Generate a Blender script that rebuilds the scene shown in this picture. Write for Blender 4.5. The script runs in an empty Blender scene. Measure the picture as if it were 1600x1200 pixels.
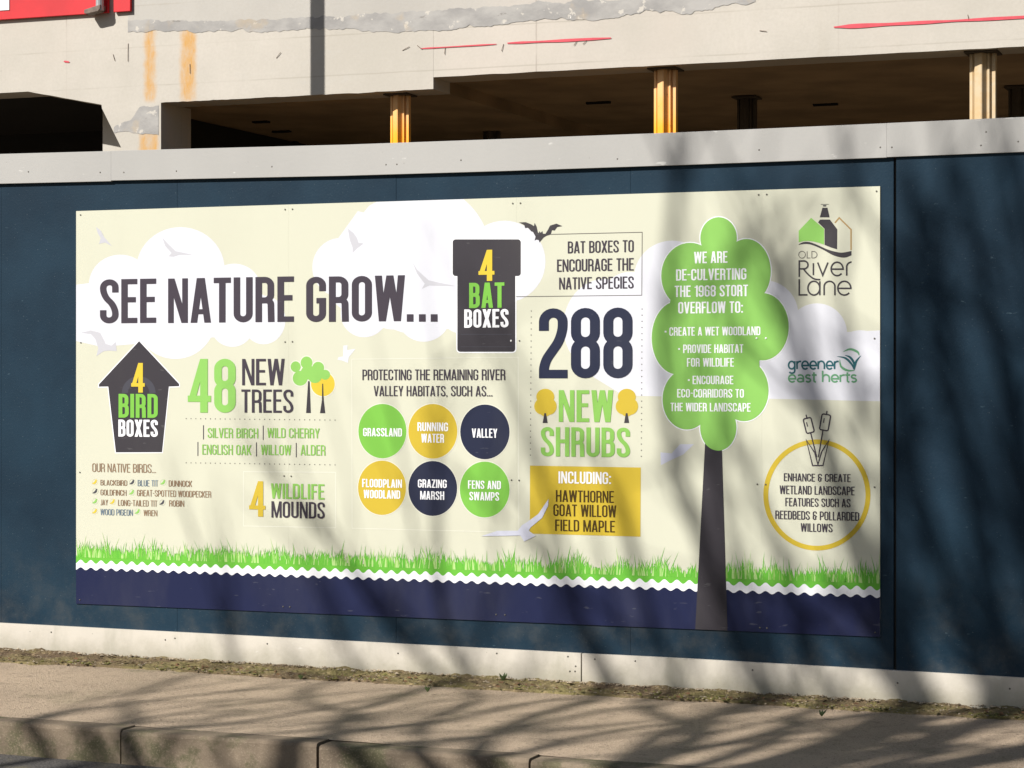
import bpy, math, random
from mathutils import Vector, Matrix, noise
from mathutils.geometry import delaunay_2d_cdt
R = math.radians
scene = bpy.context.scene
col = scene.collection

# ------------------------------------------------------------------ camera
YAW = R(20.8); FPX = 3470.0; HZ = 592.0; EYE = 1.46; DIST = 10.0     # camera 10 m in front of the hoarding
CT, ST = math.cos(YAW), math.sin(YAW)
cam_d = bpy.data.cameras.new('camera'); cam = bpy.data.objects.new('camera', cam_d); col.objects.link(cam)
cam.location = (0, -DIST, EYE); cam.rotation_euler = (R(90), 0, YAW)
cam_d.sensor_width = 36; cam_d.lens = FPX/1600*36; cam_d.shift_y = -8/1600
cam_d.clip_start = 0.05; cam_d.clip_end = 2000
scene.camera = cam

# ------------------------------------------------------------------ light
SUN_AZ, SUN_EL = R(30), R(36)          # sun stands behind the camera, to its left
TO_SUN = Vector((-math.sin(SUN_AZ)*math.cos(SUN_EL), -math.cos(SUN_AZ)*math.cos(SUN_EL), math.sin(SUN_EL)))
sd = bpy.data.lights.new('sun', 'SUN'); sd.energy = 5.0; sd.angle = R(0.5); sd.color = (1.0, 0.965, 0.91)
sun = bpy.data.objects.new('sun', sd); col.objects.link(sun)
sun.rotation_euler = TO_SUN.to_track_quat('Z', 'Y').to_euler()
w = bpy.data.worlds.new('World'); scene.world = w; w.use_nodes = True
nt = w.node_tree; nt.nodes.clear()
sky = nt.nodes.new('ShaderNodeTexSky'); sky.sky_type = 'NISHITA'; sky.sun_disc = False
sky.sun_elevation = SUN_EL; sky.sun_rotation = R(180)+SUN_AZ
bg = nt.nodes.new('ShaderNodeBackground'); bg.inputs[1].default_value = 0.05
wo = nt.nodes.new('ShaderNodeOutputWorld')
nt.links.new(sky.outputs[0], bg.inputs[0]); nt.links.new(bg.outputs[0], wo.inputs[0])
scene.view_settings.view_transform = 'Standard'; scene.view_settings.look = 'None'
scene.view_settings.exposure = 0.47; scene.view_settings.gamma = 1; scene.view_settings.use_curve_mapping = False

# ------------------------------------------------------------------ measuring: photo measurement -> metres on a vertical plane at depth Y
def at(px, py, Y=0.0):
    t = (px-800)/FPX
    Z = (DIST+Y)/(CT+ST*t)
    return Vector(((t*CT-ST)*Z, EYE-(py-HZ)*Z/FPX))
def atg(px, py, z=0.0):
    Z = (EYE-z)*FPX/(py-HZ); a = (px-800)/FPX*Z
    return Vector((a*CT-Z*ST, a*ST+Z*CT-DIST))

# ------------------------------------------------------------------ materials
def srgb(r, g, b):
    f = lambda c: (c/255/12.92) if c/255 <= .04045 else ((c/255+.055)/1.055)**2.4
    return (f(r), f(g), f(b), 1)
class NT:
    def __init__(s, name):
        s.m = bpy.data.materials.new(name); s.m.use_nodes = True; s.t = s.m.node_tree
        s.b = s.t.nodes['Principled BSDF']; s.tc = s.t.nodes.new('ShaderNodeTexCoord')
        s.geo = s.t.nodes.new('ShaderNodeNewGeometry')
        s.sep = s.t.nodes.new('ShaderNodeSeparateXYZ'); s.t.links.new(s.geo.outputs['Position'], s.sep.inputs[0])
        s.pos = s.geo.outputs['Position']
    def set(s, inp, v):
        if hasattr(v, 'is_output'): s.t.links.new(v, inp)
        else: inp.default_value = v
    def math(s, op, a, b=0.0, c=0.0, clamp=False):
        n = s.t.nodes.new('ShaderNodeMath'); n.operation = op; n.use_clamp = clamp
        s.set(n.inputs[0], a); s.set(n.inputs[1], b); s.set(n.inputs[2], c); return n.outputs[0]
    def noise(s, scale, detail=4, rough=.55, stretch=None, dist=0):
        n = s.t.nodes.new('ShaderNodeTexNoise'); n.inputs['Scale'].default_value = scale
        n.inputs['Detail'].default_value = detail; n.inputs['Roughness'].default_value = rough
        n.inputs['Distortion'].default_value = dist
        v = s.pos
        if stretch:
            mp = s.t.nodes.new('ShaderNodeMapping'); mp.inputs['Scale'].default_value = stretch
            s.t.links.new(s.pos, mp.inputs[0]); v = mp.outputs[0]
        s.t.links.new(v, n.inputs['Vector']); return n.outputs['Fac']
    def ramp(s, v, lo, hi, a=0.0, b=1.0):
        n = s.t.nodes.new('ShaderNodeMapRange'); n.clamp = True; n.interpolation_type = 'SMOOTHSTEP'
        s.set(n.inputs[0], v); n.inputs[1].default_value = lo; n.inputs[2].default_value = hi
        n.inputs[3].default_value = a; n.inputs[4].default_value = b; return n.outputs[0]
    def mix(s, f, a, b):
        n = s.t.nodes.new('ShaderNodeMix'); n.data_type = 'RGBA'
        s.set(n.inputs[0], f); s.set(n.inputs[6], a); s.set(n.inputs[7], b); return n.outputs[2]
    def band(s, axis, c, hw, soft, wob=0.0, wsc=6.0):
        v = s.sep.outputs[axis]
        v = s.math('SUBTRACT', v, c)
        if wob: v = s.math('ADD', v, s.math('MULTIPLY', s.math('SUBTRACT', s.noise(wsc, 5, .65), .5), wob))
        return s.ramp(s.math('ABSOLUTE', v), hw+soft, hw-soft if hw > soft else 0)
    def bump(s, h, strength=.3, dist=.01):
        n = s.t.nodes.new('ShaderNodeBump'); n.inputs['Strength'].default_value = strength
        n.inputs['Distance'].default_value = dist; s.t.links.new(h, n.inputs['Height'])
        s.t.links.new(n.outputs[0], s.b.inputs['Normal'])
    def out(s, colr, rough=.6, metal=0, spec=.4):
        s.set(s.b.inputs['Base Color'], colr); s.set(s.b.inputs['Roughness'], rough)
        s.b.inputs['Metallic'].default_value = metal; s.b.inputs['Specular IOR Level'].default_value = spec
        return s.m
def simple(name, c, rough=.5, var=.12, scale=5, bump=0, bscale=120, spec=.4, metal=0):
    n = NT(name); nz = n.ramp(n.noise(scale, 5), .3, .7)
    d = tuple(v*(1-var) for v in c[:3])+(1,)
    if bump: n.bump(n.noise(bscale, 3), bump, .004)
    return n.out(n.mix(nz, d, c), rough, metal, spec)
def ink(name, r, g, b, dirt=.07):
    n = NT(name); c = srgb(r, g, b)
    f = n.math('MULTIPLY', n.ramp(n.noise(2.3, 6, .6, (1, 1, .35)), .45, .75), dirt)
    grime = n.mix(f, c, (.22, .21, .17, 1))
    sc = n.ramp(n.noise(60, 2, .5, (.25, 1, 1)), .70, .76, 0, dirt*.9)
    return n.out(n.mix(sc, grime, (.5, .5, .48, 1)), .5, 0, .15)

M = {}
M['cream'] = ink('cream print', 190, 190, 172)
M['white'] = ink('white print', 200, 201, 208)
M['paper'] = ink('white lettering', 222, 223, 226, .02)
M['dark'] = ink('charcoal print', 54, 51, 56)
M['ink'] = ink('dark lettering', 60, 54, 63, .02)
M['navyink'] = ink('navy print', 32, 37, 58)
M['navy'] = ink('deep navy print', 25, 31, 62)
M['green'] = ink('green print', 127, 178, 88, .03)
M['green2'] = ink('bright green print', 112, 172, 68, .03)
M['green3'] = ink('leaf green lettering', 122, 171, 80, .03)
M['grass'] = ink('grass print', 98, 170, 58, .02)
M['grass2'] = ink('grass blade print', 90, 165, 55, .02)
M['grass3'] = ink('pale grass blade print', 165, 198, 125, .02)
M['grass4'] = ink('olive grass blade print', 134, 176, 88, .02)
M['gold'] = ink('gold print', 184, 160, 50, .05)
M['yellow'] = ink('yellow lettering', 198, 174, 56, .02)
M['bird'] = ink('pale grey bird print', 178, 178, 184, .02)
M['lilac'] = ink('pale lilac bird print', 190, 192, 206, .02)
M['midgrey'] = ink('grey print', 66, 66, 74, .02)
M['line'] = ink('thin grey line print', 98, 95, 90, .02)
M['pale'] = ink('faint white line print', 202, 202, 188, .02)
M['teal'] = ink('teal lettering', 40, 92, 100, .02)
M['sage'] = ink('sage lettering', 96, 148, 110, .02)
M['tan'] = ink('tan print', 160, 132, 86, .02)
M['brownink'] = ink('brown lettering', 66, 50, 18, .02)
M['rustink'] = ink('brown grey small lettering', 136, 112, 90, .02)
M['blueink'] = ink('blue grey small lettering', 104, 120, 134, .02)
M['screw'] = simple('screw head metal', (.16, .15, .13, 1), .5, .3, 40, metal=.6)
M['capwhite'] = simple('white screw cap', (.7, .7, .7, 1), .4)

# blue hoarding paint
n = NT('dark blue hoarding paint')
a = n.ramp(n.noise(1.6, 6, .6), .3, .7); sp = n.ramp(n.noise(38, 3, .6, (.6, 1, 1.6)), .68, .78)
spk = n.ramp(n.noise(150, 2, .5), .70, .76)
c = n.mix(a, srgb(17, 36, 50), srgb(25, 47, 62)); c = n.mix(n.math('MULTIPLY', sp, .35), c, srgb(96, 118, 128))
c = n.mix(n.math('MULTIPLY', spk, .35), c, srgb(140, 150, 150))
mud = n.math('MULTIPLY', n.ramp(n.sep.outputs[2], .75, .1), n.ramp(n.noise(5, 5, .7), .4, .8))
c = n.mix(n.math('MULTIPLY', mud, .3), c, (.12, .11, .09, 1))
n.bump(n.noise(90, 4), .25, .003); M['blue'] = n.out(c, n.ramp(n.noise(6, 4), .3, .7, .5, .66), 0, .13)
# grey boards
def board_mat(name, base, dirty):
    n = NT(name)
    a = n.ramp(n.noise(1.3, 6, .6, (1, 1, .5)), .3, .7)
    c = n.mix(a, tuple(v*.92 for v in base[:3])+(1,), base)
    s = n.ramp(n.noise(28, 3, .6, (.3, 1, 1)), .69, .75)
    c = n.mix(n.math('MULTIPLY', s, .4), c, (.75, .74, .70, 1))
    k = n.ramp(n.noise(46, 2, .5), .73, .77); c = n.mix(n.math('MULTIPLY', k, .5), c, (.2, .19, .17, 1))
    if dirty:
        g = n.math('MULTIPLY', n.ramp(n.math('ADD', n.sep.outputs[2], n.math('MULTIPLY', n.noise(6, 6, .75), .2)), .26, .06), .7)
        c = n.mix(g, c, (.20, .185, .12, 1))
        d = n.math('MULTIPLY', n.ramp(n.noise(3.2, 6, .7, (1, 1, .3)), .48, .7), .45); c = n.mix(d, c, (.27, .26, .20, 1))
    n.bump(n.noise(60, 3), .12, .003)
    return n.out(c, .5, 0, .35)
M['toprail'] = board_mat('pale grey top board paint', (.35, .342, .325, 1), False)
M['plinth'] = board_mat('pale grey plinth board paint', (.54, .50, .435, 1), True)
b_ = lambda px, py, y=5.0: at(px, py, y)
# concrete
def concrete(name, rust=(), base=(.50, .463, .41, 1), dark=(.43, .40, .35, 1)):
    n = NT(name)
    a = n.ramp(n.noise(.8, 7, .62), .35, .68)
    c = n.mix(a, dark, base)
    st = n.ramp(n.noise(3.0, 6, .7, (1, 1, .12)), .55, .78); c = n.mix(n.math('MULTIPLY', st, .22), c, (.36, .32, .25, 1))
    fine = n.ramp(n.noise(45, 4, .6), .3, .75); c = n.mix(n.math('MULTIPLY', fine, .22), c, (.36, .33, .28, 1))
    gr = n.ramp(n.noise(2.2, 7, .7, (.35, 1, 1)), .60, .68); c = n.mix(n.math('MULTIPLY', gr, .25), c, (.46, .45, .43, 1))
    pnk = n.ramp(n.noise(.7, 3, .5), .5, .7, 0, .35); c = n.mix(pnk, c, (.52, .45, .395, 1))
    for xc in (b_(104, 0).x, b_(1310, 0).x, b_(838, 0).x):
        l = n.math('MULTIPLY', n.band(0, xc, .004, .005, .01, 5), n.ramp(n.noise(2.5, 3), .4, .6, .15, .65)); c = n.mix(l, c, (.30, .255, .22, 1))
    # shutter board lines
    for zc in (4.02, 3.72, 4.34):
        l = n.math('MULTIPLY', n.band(2, zc, .004, .004, .012, 3), n.ramp(n.noise(1.5, 3), .45, .6, .1, .6)); c = n.mix(l, c, (.33, .30, .25, 1))
    hole = n.ramp(n.noise(17, 2, .4), .79, .81); c = n.mix(n.math('MULTIPLY', hole, .8), c, (.14, .12, .10, 1))
    for (xc, hw, z0, z1) in rust:
        v = n.band(0, xc, hw, .03, .07, 11)
        zz = n.math('MULTIPLY', n.ramp(n.sep.outputs[2], z0-.03, z0+.03), n.ramp(n.math('ADD', n.sep.outputs[2], n.math('MULTIPLY', n.noise(9), .1)), z1+.10, z1-.02))
        f = n.math('MULTIPLY', n.math('MULTIPLY', v, zz), n.math('MULTIPLY', n.ramp(n.noise(5, 6, .75, (1.6, 1, .6)), .3, .62, .35, 1.0), n.ramp(n.noise(40, 4, .7, (1, 1, .2)), .3, .6, .7, 1.0)))
        c = n.mix(f, c, (.50, .275, .08, 1))
    h = n.math('ADD', n.noise(14, 6, .65), n.math('MULTIPLY', fine, .5)); n.bump(h, .12, .006)
    return n.out(c, .85, 0, .2)

# ------------------------------------------------------------------ object helpers
def link(name, me, mats, parent=None):
    o = bpy.data.objects.new(name, me); col.objects.link(o)
    for m in (mats if isinstance(mats, (list, tuple)) else [mats]): me.materials.append(m)
    if parent: o.parent = parent
    return o
def tag(o, label=None, cat=None, group=None, kind=None):
    if label: o['label'] = label
    if cat: o['category'] = cat
    if group: o['group'] = group
    if kind: o['kind'] = kind
    return o
def empty(name, loc=(0, 0, 0)):
    o = bpy.data.objects.new(name, None); o.location = loc; o.empty_display_size = .2; col.objects.link(o); return o
class MB:
    def __init__(s): s.v = []; s.f = []; s.mi = []
    def add(s, vs, fs, mi=0):
        b = len(s.v); s.v += [tuple(v) for v in vs]; s.f += [tuple(i+b for i in f) for f in fs]; s.mi += [mi]*len(fs)
    def box(s, x0, x1, y0, y1, z0, z1, mi=0):
        s.add([(x0,y0,z0),(x1,y0,z0),(x1,y1,z0),(x0,y1,z0),(x0,y0,z1),(x1,y0,z1),(x1,y1,z1),(x0,y1,z1)],
              [(0,3,2,1),(4,5,6,7),(0,1,5,4),(1,2,6,5),(2,3,7,6),(3,0,4,7)], mi)
    def prism(s, pts, y0, y1, mi=0):            # outline in x,z (counter-clockwise seen from the front), front at y0
        a = sum(pts[i][0]*pts[(i+1) % len(pts)][1]-pts[(i+1) % len(pts)][0]*pts[i][1] for i in range(len(pts)))
        if a < 0: pts = pts[::-1]
        k = len(pts)
        vs = [(p[0], y0, p[1]) for p in pts]+[(p[0], y1, p[1]) for p in pts]
        fs = [tuple(range(k)), tuple(reversed(range(k, 2*k)))]+[(i, i+k, (i+1) % k+k, (i+1) % k) for i in range(k)]
        s.add(vs, fs, mi)
    def tube(s, path, radii, sides=6):
        rings = []
        for i, p in enumerate(path):
            p = Vector(p)
            d = (Vector(path[min(i+1, len(path)-1)])-Vector(path[max(i-1, 0)])).normalized()
            u = d.orthogonal().normalized(); v = d.cross(u)
            rings.append([p+(u*math.cos(k*2*math.pi/sides)+v*math.sin(k*2*math.pi/sides))*radii[i] for k in range(sides)])
        vs = [q for r in rings for q in r]; fs = []
        for i in range(len(rings)-1):
            for k in range(sides):
                a = i*sides+k; b = i*sides+(k+1) % sides; fs.append((a, b, b+sides, a+sides))
        fs.append(tuple(reversed(range(sides)))); fs.append(tuple(range(len(vs)-sides, len(vs))))
        s.add(vs, fs)
    def build(s, name, mats, parent=None, bevel=0, smooth=False):
        me = bpy.data.meshes.new(name); me.from_pydata(s.v, [], s.f)
        me.polygons.foreach_set('material_index', s.mi)
        if smooth: me.polygons.foreach_set('use_smooth', [True]*len(s.f))
        me.update(); o = link(name, me, mats, parent)
        if bevel:
            b = o.modifiers.new('bevel', 'BEVEL'); b.width = bevel; b.segments = 2; b.limit_method = 'ANGLE'
        return o

# ------------------------------------------------------------------ setting: road, kerb, pavement, verge
n = NT('worn brown grey asphalt')
a = n.ramp(n.noise(1.4, 6, .6), .3, .7); g = n.noise(170, 3, .7); g2 = n.noise(55, 4, .65)
c = n.mix(a, (.29, .217, .152, 1), (.48, .362, .255, 1))
c = n.mix(n.ramp(g, .35, .72), c, (.58, .46, .34, 1)); c = n.mix(n.ramp(g2, .56, .72, 0, .75), c, (.10, .08, .065, 1)); c = n.mix(n.ramp(n.noise(13, 5, .7), .54, .68, 0, .35), c, (.14, .11, .085, 1))
mo = n.math('MULTIPLY', n.ramp(n.noise(2.1, 6, .7), .55, .72), .35); c = n.mix(mo, c, (.13, .13, .065, 1))
n.bump(n.math('ADD', g, g2), .9, .012); M['pave'] = n.out(c, .9, 0, .2)
n = NT('road asphalt')
g = n.noise(110, 3, .7); c = n.mix(n.ramp(g, .35, .7), (.05, .047, .045, 1), (.14, .13, .12, 1))
mo = n.ramp(n.noise(3.1, 6, .7), .5, .66, 0, .6); c = n.mix(mo, c, (.16, .14, .085, 1))
n.bump(g, .6, .01); M['road'] = n.out(c, .9, 0, .2)
n = NT('kerb concrete')
a = n.ramp(n.noise(3, 6, .65), .3, .7); c = n.mix(a, (.12, .092, .066, 1), (.235, .183, .13, 1))
mo = n.ramp(n.noise(4.5, 6, .7), .46, .62, 0, .8); c = n.mix(mo, c, (.075, .075, .038, 1))
f = n.noise(130, 3, .7); c = n.mix(n.ramp(f, .5, .75, 0, .6), c, (.31, .25, .18, 1)); n.bump(f, .5, .005)
M['kerb'] = n.out(c, .9, 0, .2)
n = NT('mossy soil')
a = n.ramp(n.noise(5, 6, .7, (.5, 1, 1)), .36, .62); c = n.mix(a, (.125, .088, .056, 1), (.185, .155, .068, 1))
b2 = n.ramp(n.noise(30, 5, .7), .5, .72); c = n.mix(n.math('MULTIPLY', b2, .7), c, (.42, .32, .18, 1))
b3 = n.ramp(n.noise(12, 5, .7), .58, .72); c = n.mix(n.math('MULTIPLY', b3, .7), c, (.06, .045, .03, 1))
n.bump(n.noise(70, 4, .7), .8, .02); M['moss'] = n.out(c, .95, 0, .1)
n = NT('site ground')
c = n.mix(n.ramp(n.noise(1.2, 6), .3, .7), (.10, .075, .05, 1), (.17, .13, .085, 1)); n.bump(n.noise(20, 4), .6, .03)
M['site'] = n.out(c, .95, 0, .1)

KY = -1.945
def gz(x, y):                                   # pavement level: it falls a little to the right and to the kerb
    x = max(-14, min(6, x)); return 0.018 - .0068*(x+6.69) + .004*min(0, y)
def sheet(name, x0, x1, y0, y1, nx, ny, zf, mat, parent=None):
    vs = [(x0+(x1-x0)*i/nx, y0+(y1-y0)*j/ny, 0) for j in range(ny+1) for i in range(nx+1)]
    vs = [(x, y, zf(x, y)) for x, y, _ in vs]
    fs = [(j*(nx+1)+i, j*(nx+1)+i+1, (j+1)*(nx+1)+i+1, (j+1)*(nx+1)+i) for j in range(ny) for i in range(nx)]
    me = bpy.data.meshes.new(name); me.from_pydata(vs, [], fs); me.polygons.foreach_set('use_smooth', [True]*len(fs))
    return link(name, me, mat, parent)
tag(sheet('ground', -600, 600, -600, 600, 8, 8, lambda x, y: -.22, M['site']), kind='structure')
tag(sheet('road', -200, 200, -7.9, KY-.004, 200, 12, lambda x, y: gz(x, y)-.135+.01*noise.noise((x*1.1, y*2, 3)), M['road']), kind='structure')
tag(sheet('far_pavement', -200, 200, -14.5, -7.9, 40, 4, lambda x, y: -.03, M['pave']), kind='structure')
tag(sheet('pavement', -60, 60, KY+.118, -.05, 480, 30, lambda x, y: gz(x, y)+.006*noise.noise((x*1.7, y*1.7, 0))+.002*noise.noise((x*9, y*9, 0)), M['pave']), kind='structure')
tag(sheet('site_ground', -60, 60, .035, 40, 60, 30, lambda x, y: .0+.03*noise.noise((x*.8, y*.8, 5)), M['site']), kind='structure')
kerb = tag(empty('kerb', (0, KY, 0)), kind='structure')
KP = .9065
rng = random.Random(4)
for k in range(-12, 14):
    x0 = -4.80+k*KP; x1 = x0+KP; zt = gz((x0+x1)/2, KY)+rng.uniform(-.003, .004)
    dy = rng.uniform(-.004, .004); j = .005
    mb = MB(); ring = [(-.0, -.22), (0, -.016), (.005, -.004), (.016, 0), (.12, .0), (.12, -.22)]
    N = 8
    for i in range(N+1):
        x = x0+j+(x1-x0-2*j)*i/N
        for a, (y, z) in enumerate(ring):
            wob = .0035*noise.noise((x*6, z*9, k)) if a in (1, 2, 3) else 0
            mb.v.append((x, dy+y+wob, zt+z+wob))
    for i in range(N):
        for a in range(5): mb.f.append((i*6+a, i*6+6+a, i*6+7+a, i*6+1+a)); mb.mi.append(0)
    mb.f += [tuple(range(6)), tuple(reversed(range(N*6, N*6+6)))]; mb.mi += [0, 0]
    mb.build('kerb_stone', M['kerb'], kerb)
# verge of moss, soil and rubble at the foot of the hoarding
def verge_w(x): return .35-.02*(x+6.7)+.07*noise.noise((x*1.3, 1, 0))+.05*noise.noise((x*5, 2, 0))+.025*noise.noise((x*17, 2, 0))
nx, ny = 1100, 16; vs = []; fs = []
for i in range(nx+1):
    x = -14+20*i/nx; wv = verge_w(x)
    for j2 in range(ny+1):
        t = j2/ny; y = -.004-wv*t+(.02)
        h = .012*(1-t**3)+.016*noise.noise((x*8, y*10, 0))*(1-t**4)+.010*noise.noise((x*30, y*34, 1))*(1-t**6)+(.012 if t < .3 else 0)*(1-t/.3)
        vs.append((x, y, gz(x, y)+.006+h if t < 1 else gz(x, y)-.012))
for i in range(nx):
    for j2 in range(ny):
        a = i*(ny+1)+j2; fs.append((a, a+1, a+ny+2, a+ny+1))
me = bpy.data.meshes.new('verge'); me.from_pydata(vs, [], fs)
tag(link('verge', me, M['moss']), kind='structure')
M['stone'] = simple('rubble stones', (.38, .31, .22, 1), .9, .6, 14, .3)
M['leaf'] = simple('dead leaves', (.16, .08, .035, 1), .8, .5, 30)
M['weed'] = simple('weed leaves', (.05, .075, .02, 1), .7, .4, 30)
M['mosst'] = simple('moss cushions', (.17, .155, .045, 1), .95, .5, 20)
def chunk(mb, x, y, z, r, rng):
    vs = []; 
    for (a, b, c2) in ((1,0,0),(-1,0,0),(0,1,0),(0,-1,0),(0,0,1),(0,0,-1)):
        k = r*rng.uniform(.6, 1.2); vs.append((x+a*k+rng.uniform(-.3, .3)*r, y+b*k, z+c2*k*.6))
    mb.add(vs, [(0,2,4),(2,1,4),(1,3,4),(3,0,4),(2,0,5),(1,2,5),(3,1,5),(0,3,5)])
rng = random.Random(11); mb = MB(); ml = MB(); mm = MB()
for i in range(2600):
    x = rng.uniform(-9, 1); wv = verge_w(x)
    near = rng.random() < .55
    y = -.03-abs(rng.gauss(0, .03)) if near else -rng.uniform(0, wv+.03)
    chunk(mb, x, y, gz(x, y)+.014+(.012 if near else 0), rng.choice((.004, .005, .006, .008, .012 if near else .007)), rng)
for i in range(90):
    x = rng.uniform(-9, 1); y = -rng.uniform(.2, 1.9); chunk(mb, x, y, gz(x, y)+.004, rng.uniform(.002, .005), rng)
for i in range(420):
    x = rng.uniform(-9, 1); wv = verge_w(x); y = -wv*rng.uniform(.55, 1.08); a = rng.uniform(0, 6.3); r = rng.uniform(.006, .018)
    z = gz(x, y)+.02; ca, sa = math.cos(a)*r, math.sin(a)*r
    ml.add([(x-ca, y-sa, z), (x+sa*.5, y-ca*.5, z+r*.5), (x+ca, y+sa, z+r*.3), (x-sa*.5, y+ca*.5, z+r*.1)], [(0,1,2,3)])
for i in range(1500):
    x = rng.uniform(-9, 1); wv = verge_w(x)
    if noise.noise((x*1.6, 7, 1)) < .02: continue
    y = -wv*rng.uniform(.25, 1.0); chunk(mm, x, y, gz(x, y)+.012, rng.uniform(.006, .014), rng)
tag(mb.build('rubble', M['stone']), kind='stuff'); tag(ml.build('leaf_litter', M['leaf']), kind='stuff')
tag(mm.build('moss', M['mosst']), kind='stuff')
def weed(px, py, h, nb, seed, label):
    g = atg(px, py); rg = random.Random(seed); m = MB()
    for i in range(nb):
        a = rg.uniform(0, 6.3); l = h*rg.uniform(.5, 1); dx, dy = math.cos(a)*l*.7, math.sin(a)*l*.4; wd = h*.16
        x, y, z = 0, 0, 0
        m.add([(-wd*.3, 0, 0), (wd*.3, 0, 0), (dx*.5+wd, dy*.5, l*.6), (dx, dy, l), (dx*.5-wd, dy*.5, l*.6)], [(0,1,2,3,4)])
    o = m.build('weed', M['weed']); o.location = (g.x, min(g.y, -.06), gz(g.x, -.05)+.015); tag(o, label, 'weed', 'small weeds at the foot of the hoarding')
weed(791, 1066, .04, 16, 1, 'small green weed sprouting against the plinth board left of its joint')
weed(668, 1086, .03, 14, 2, 'low dark green weed on the mossy strip below the navy part of the sign')
weed(1284, 1120, .035, 5, 3, 'thin dry weed stalk on the mossy strip right of the printed tree trunk')
weed(470, 1068, .028, 12, 5, 'low weed in the shaded moss left of centre')

# ------------------------------------------------------------------ hoarding
hoard = tag(empty('hoarding', (0, 0, 0)), 'dark blue site hoarding with pale grey top board and plinth board, carrying the nature sign', 'hoarding')
seams = [at(x, 600).x for x in (2, 277, 619, 985)]; sj = at(1398.5, 600).x
xs = [seams[0]-1.22*k for k in range(5, 0, -1)]+seams+[sj]+[sj+1.22*k for k in range(1, 5)]
rng = random.Random(3)
for i in range(len(xs)-1):
    g = .0005; l = xs[i]+g; r = xs[i+1]-g
    if abs(xs[i+1]-sj) < 1e-6: r -= .006
    if abs(xs[i]-sj) < 1e-6: l += .006
    yo = rng.uniform(-.0006, .0006) - (.006 if xs[i] >= sj-1e-6 else 0)
    mb = MB(); mb.box(l, r, yo, yo+.018, gz(l, 0)+.02, 2.54); mb.build('panel', M['blue'], hoard, .0006)
# strip behind the open joint
mb = MB(); mb.box(sj-.04, sj+.04, .02, .06, 0, 2.5); mb.build('stud', simple('dark timber', (.05, .045, .04, 1), .8), hoard)
def rail(pts_top, pts_bot, y0, y1, mat, name):
    p = [at(*q) for q in pts_bot]+[at(*q) for q in reversed(pts_top)]
    mb = MB(); mb.prism([(q.x, q.y) for q in p], y0, y1); return mb.build(name, mat, hoard, .0008)
rail([(-700, 262), (0, 241.3), (176.9, 236.6)], [(-700, 305), (0, 287.6), (176.9, 283.6)], -.022, -.001, M['toprail'], 'top_board')
rail([(177, 236.2), (540, 226.8), (800, 217.5), (1070, 207.3), (1386.9, 193.3)], [(177, 282.6), (540, 275.2), (800, 267.5), (1070, 258.3), (1386.9, 246.8)], -.0225, -.001, M['toprail'], 'top_board')
rail([(1387, 193.2), (1600, 183.6), (2500, 143)], [(1387, 246.2), (1600, 238), (2500, 203)], -.0225, -.001, M['toprail'], 'top_board')
rail([(-700, 935), (0, 972.6), (540, 1000.6), (910, 1020)], [(-700, 981), (0, 1018.5), (540, 1048.2), (910, 1071)], -.024, -.001, M['plinth'], 'plinth_board')
rail([(912, 1020.2), (1070, 1028), (1600, 1058), (2500, 1109)], [(912, 1071.4), (1070, 1081), (1600, 1113), (2500, 1168)], -.0245, -.001, M['plinth'], 'plinth_board')
def screws(pts, y, mat, parent, r=.0045, name='screw'):
    mb = MB()
    for (px, py) in pts:
        p = at(px, py); k = 8
        vs = [(p.x+r*math.cos(a*2*math.pi/k), y, p.y+r*math.sin(a*2*math.pi/k)) for a in range(k)]+[(p.x+r*.6*math.cos(a*2*math.pi/k), y-.0016, p.y+r*.6*math.sin(a*2*math.pi/k)) for a in range(k)]
        mb.add(vs, [(a, (a+1) % k, (a+1) % k+k, a+k) for a in range(k)]+[tuple(range(k, 2*k))])
    o = mb.build(name, mat, parent); tag(o, kind='stuff'); return o
screws([(48, 269), (160, 270), (197, 270), (279, 268), (428, 261), (606, 258), (623, 257.5), (723, 251), (967, 249), (1188, 235), (1377, 231), (1395, 231), (1542, 207), (1534, 228), (1592, 222)], -.0226, M['screw'], hoard, .0042, 'rail_screws')
screws([(84, 987), (262, 999), (277, 996.5), (421, 1005), (625, 1020), (779, 1020), (890, 1025), (902, 1040), (893, 1048), (901, 1048), (932, 1029), (995, 1032), (1178, 1046), (1404, 1066), (1579, 1075)], -.0247, M['screw'], hoard, .0046, 'plinth_screws')

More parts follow.
